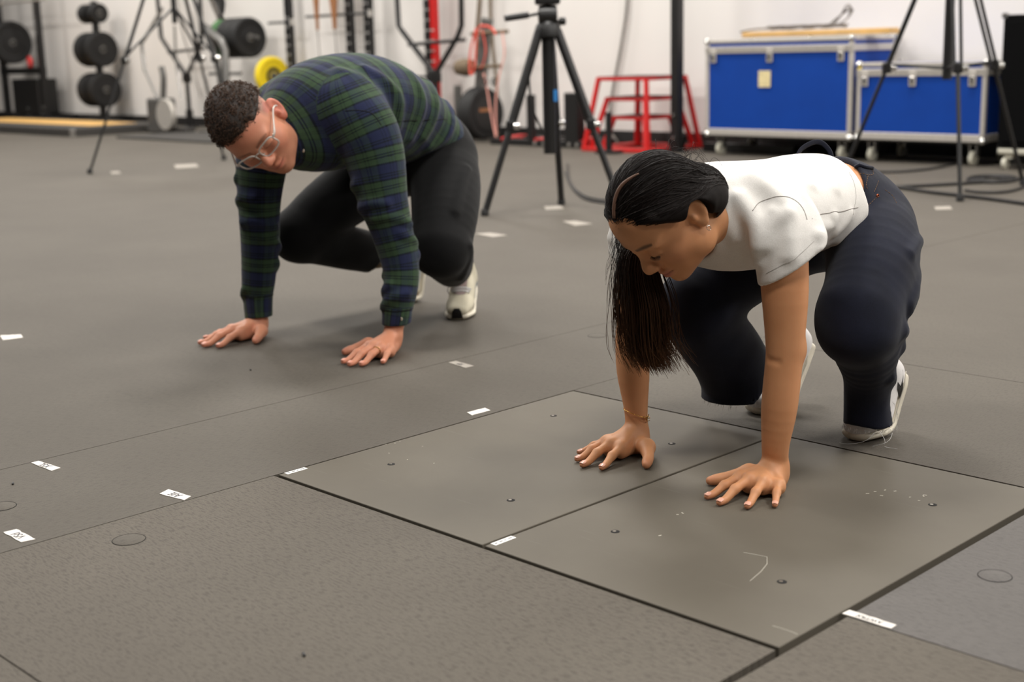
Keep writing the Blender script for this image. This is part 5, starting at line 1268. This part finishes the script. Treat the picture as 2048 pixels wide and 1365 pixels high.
o = tripod([(-.124, 6.915), (.590, 6.93), (.29, 7.34)], (.225, 7.08, .93), 'black video tripod with a pan head behind the two people', .024, (.30, .93, .034))
HB = bpy.data.objects.new('pan_head', None); link(HB, o); HB.location = (0, 0, -.075); vt = o; o = HB
MB().cyl((0, 0, .98), (0, 0, 1.04), .045, 16).build('bowl', 'steel_black', o); MB().lathe([(.02, -.05), (.052, -.045), (.055, 0), (.052, .045), (.02, .05)], (0, 0, 1.08), 'x', 20).build('fluid_head', 'steel_black', o)
MB().box((0, 0, 1.16), (.13, .10, .05), bev=.01).build('camera_plate', 'steel_black', o); MB().tube([(-.05, 0, 1.09), (-.14, -.03, 1.075)], .008, 8).build('pan_rod', 'steel_black', o); MB().tube([(-.10, -.02, 1.085), (-.22, -.05, 1.07)], .017, 10).build('pan_grip', 'steel_black', o)
MB().lathe([(.004, -.02), (.02, -.015), (.02, .015), (.004, .02)], (.075, 0, 1.05), 'x', 12).build('knob', 'steel_black', o); MB().tube([(.05, .0, 1.05), (.08, 0, 1.05)], .008, 6).build('knob_stem', 'steel_black', o)
MB().box((.032, -.033, .675), (.02, .012, .06)).build('blue_tag', 'tag_blue', o); MB().box((0, 0, 1.22), (.10, .12, .08), bev=.01).build('camera_body', 'steel_grey', o)
o = vt; MB().tube(catmull([(-.03, -.03, .95), (-.10, -.05, .75), (-.09, -.05, .55), (-.03, -.03, .40)], 4), .006, 6).build('cable', 'cable_black', o)
o = tripod([(1.92, 7.80), (2.98, 7.75), (2.377, 7.034)], (2.43, 7.50, 1.42), 'tall black tripod in front of the blue cases', .016, (.62, 1.6, .026), spread=.68, double=True)
o = tripod([(-3.157, 10.174), (-2.366, 11.256), (-1.90, 10.06)], (-2.52, 10.55, 1.72), 'thin black tripod with a camera rig at the left', .014, (1.10, 1.75, .02), spread=1.22)
for k in range(7):
    a = k*1.1; MB().tube(catmull([(.25+.03*math.cos(a), .02*math.sin(a), 1.75), (.27+.05*math.sin(a*2), 0, 1.50), (.33+.05*math.cos(a*1.7), 0, 1.28), (.36+.03*math.sin(a), 0, 1.12)], 4), .012, 6).build('rig_cable', ('cable_black', 'chrome', 'cable_grey')[k % 3], o)
MB().box((.30, 0, 1.42), (.12, .10, .20), bev=.02).build('rig_housing', 'steel_black', o); MB().tube([(0, 0, 1.55), (.30, 0, 1.45)], .015, 8).build('rig_arm', 'steel_grey', o)

# --- loudspeaker on dolly and cables at the right
o = roomobj('loudspeaker', -1.52, 6.93, 'tall black loudspeaker cabinet at the right edge', 'speaker')
MB().box((0, .25, .56), (.54, .5, .84), bev=.012).build('cabinet', 'grille_black', o); MB().box((0, -.004, .56), (.48, .012, .76), bev=.004).build('grille', 'grille_black', o)
for sx in (-1, 1): MB().lathe([(.004, -.02), (.022, -.015), (.022, .015), (.004, .02)], (sx*.262, .01, .975), n=10).build('corner_cap', 'chrome', o)
MB().box((0, .25, .118), (.54, .5, .044), bev=.018).build('dolly', 'caster_white', o)
for sx in (-1, 1):
    for y in (.05, .45):
        c = MB().box((sx*.20, y, .085), (.05, .05, .03)).build('caster_fork', 'caster_white', o); MB().lathe([(.02, -.014), (.038, -.012), (.038, .012), (.02, .014)], (sx*.22, y-.02, .038), 'x', 18).build('wheel', 'caster_white', c)
o = roomobj('speaker_pole', -1.66, 7.66, 'thin black pole rising behind the loudspeaker', 'pole'); MB().cyl((0, 0, 0), (0, 0, 2.0), .012, 10).build('pole', 'steel_black', o)
o = roomobj('equipment_box', -1.86, 7.35, 'dark grey box between the small case and the loudspeaker', 'box'); MB().box((-.0, .12, .38), (.10, .4, .60), bev=.008).build('body', 'black_vinyl', o); MB().box((0, .12, .04), (.09, .36, .08)).build('base', 'black_vinyl', o)
def floor_cable(pix, label, r=.008, mat='cable_black', z=None, nm='floor_cable'):
    P = []
    for i, (x, y) in enumerate(pix):
        q = fl(x, y); P.append((q[0], q[1], r+.001+(z[i] if z else 0)))
    c = np.mean(P, 0); o = empty(nm, (c[0], c[1], 0), 0, label, 'cable', 'black cables on the floor'); MB().tube(catmull(np.array(P)-np.array([c[0], c[1], 0]), 6), r, 6).build('cable', mat, o)
floor_cable([(1700, 345), (1780, 347), (1840, 343), (1880, 337), (1910, 330)], 'black cable curving out from under the small case')
floor_cable([(1790, 378), (1850, 375), (1920, 371), (1990, 366), (2060, 360)], 'upper long black cable crossing under the right tripod', .010)
floor_cable([(1790, 378), (1860, 388), (1920, 395), (1980, 402), (2060, 413)], 'lowest black cable running off the right edge', .010)
floor_cable([(1930, 384), (1960, 388), (2000, 388), (2030, 383), (2060, 372)], 'slack black cable between the two long ones', .008)
for k in range(4):
    pts = [(1985+(50-9*k)*math.cos(a), 361+(7.5-1.3*k)*math.sin(a)) for a in np.linspace(0, 6.2, 16)]
    floor_cable(pts, ('outermost', 'second', 'third', 'innermost')[k]+' turn of the coiled black cable beside the loudspeaker', .008)
floor_cable([(1135, 330), (1140, 365), (1165, 392), (1200, 402), (1240, 405)], 'upper black cable drooping behind her head', .006)
floor_cable([(1130, 345), (1145, 378), (1170, 400), (1210, 409), (1245, 410)], 'lower black cable drooping behind her head', .006)
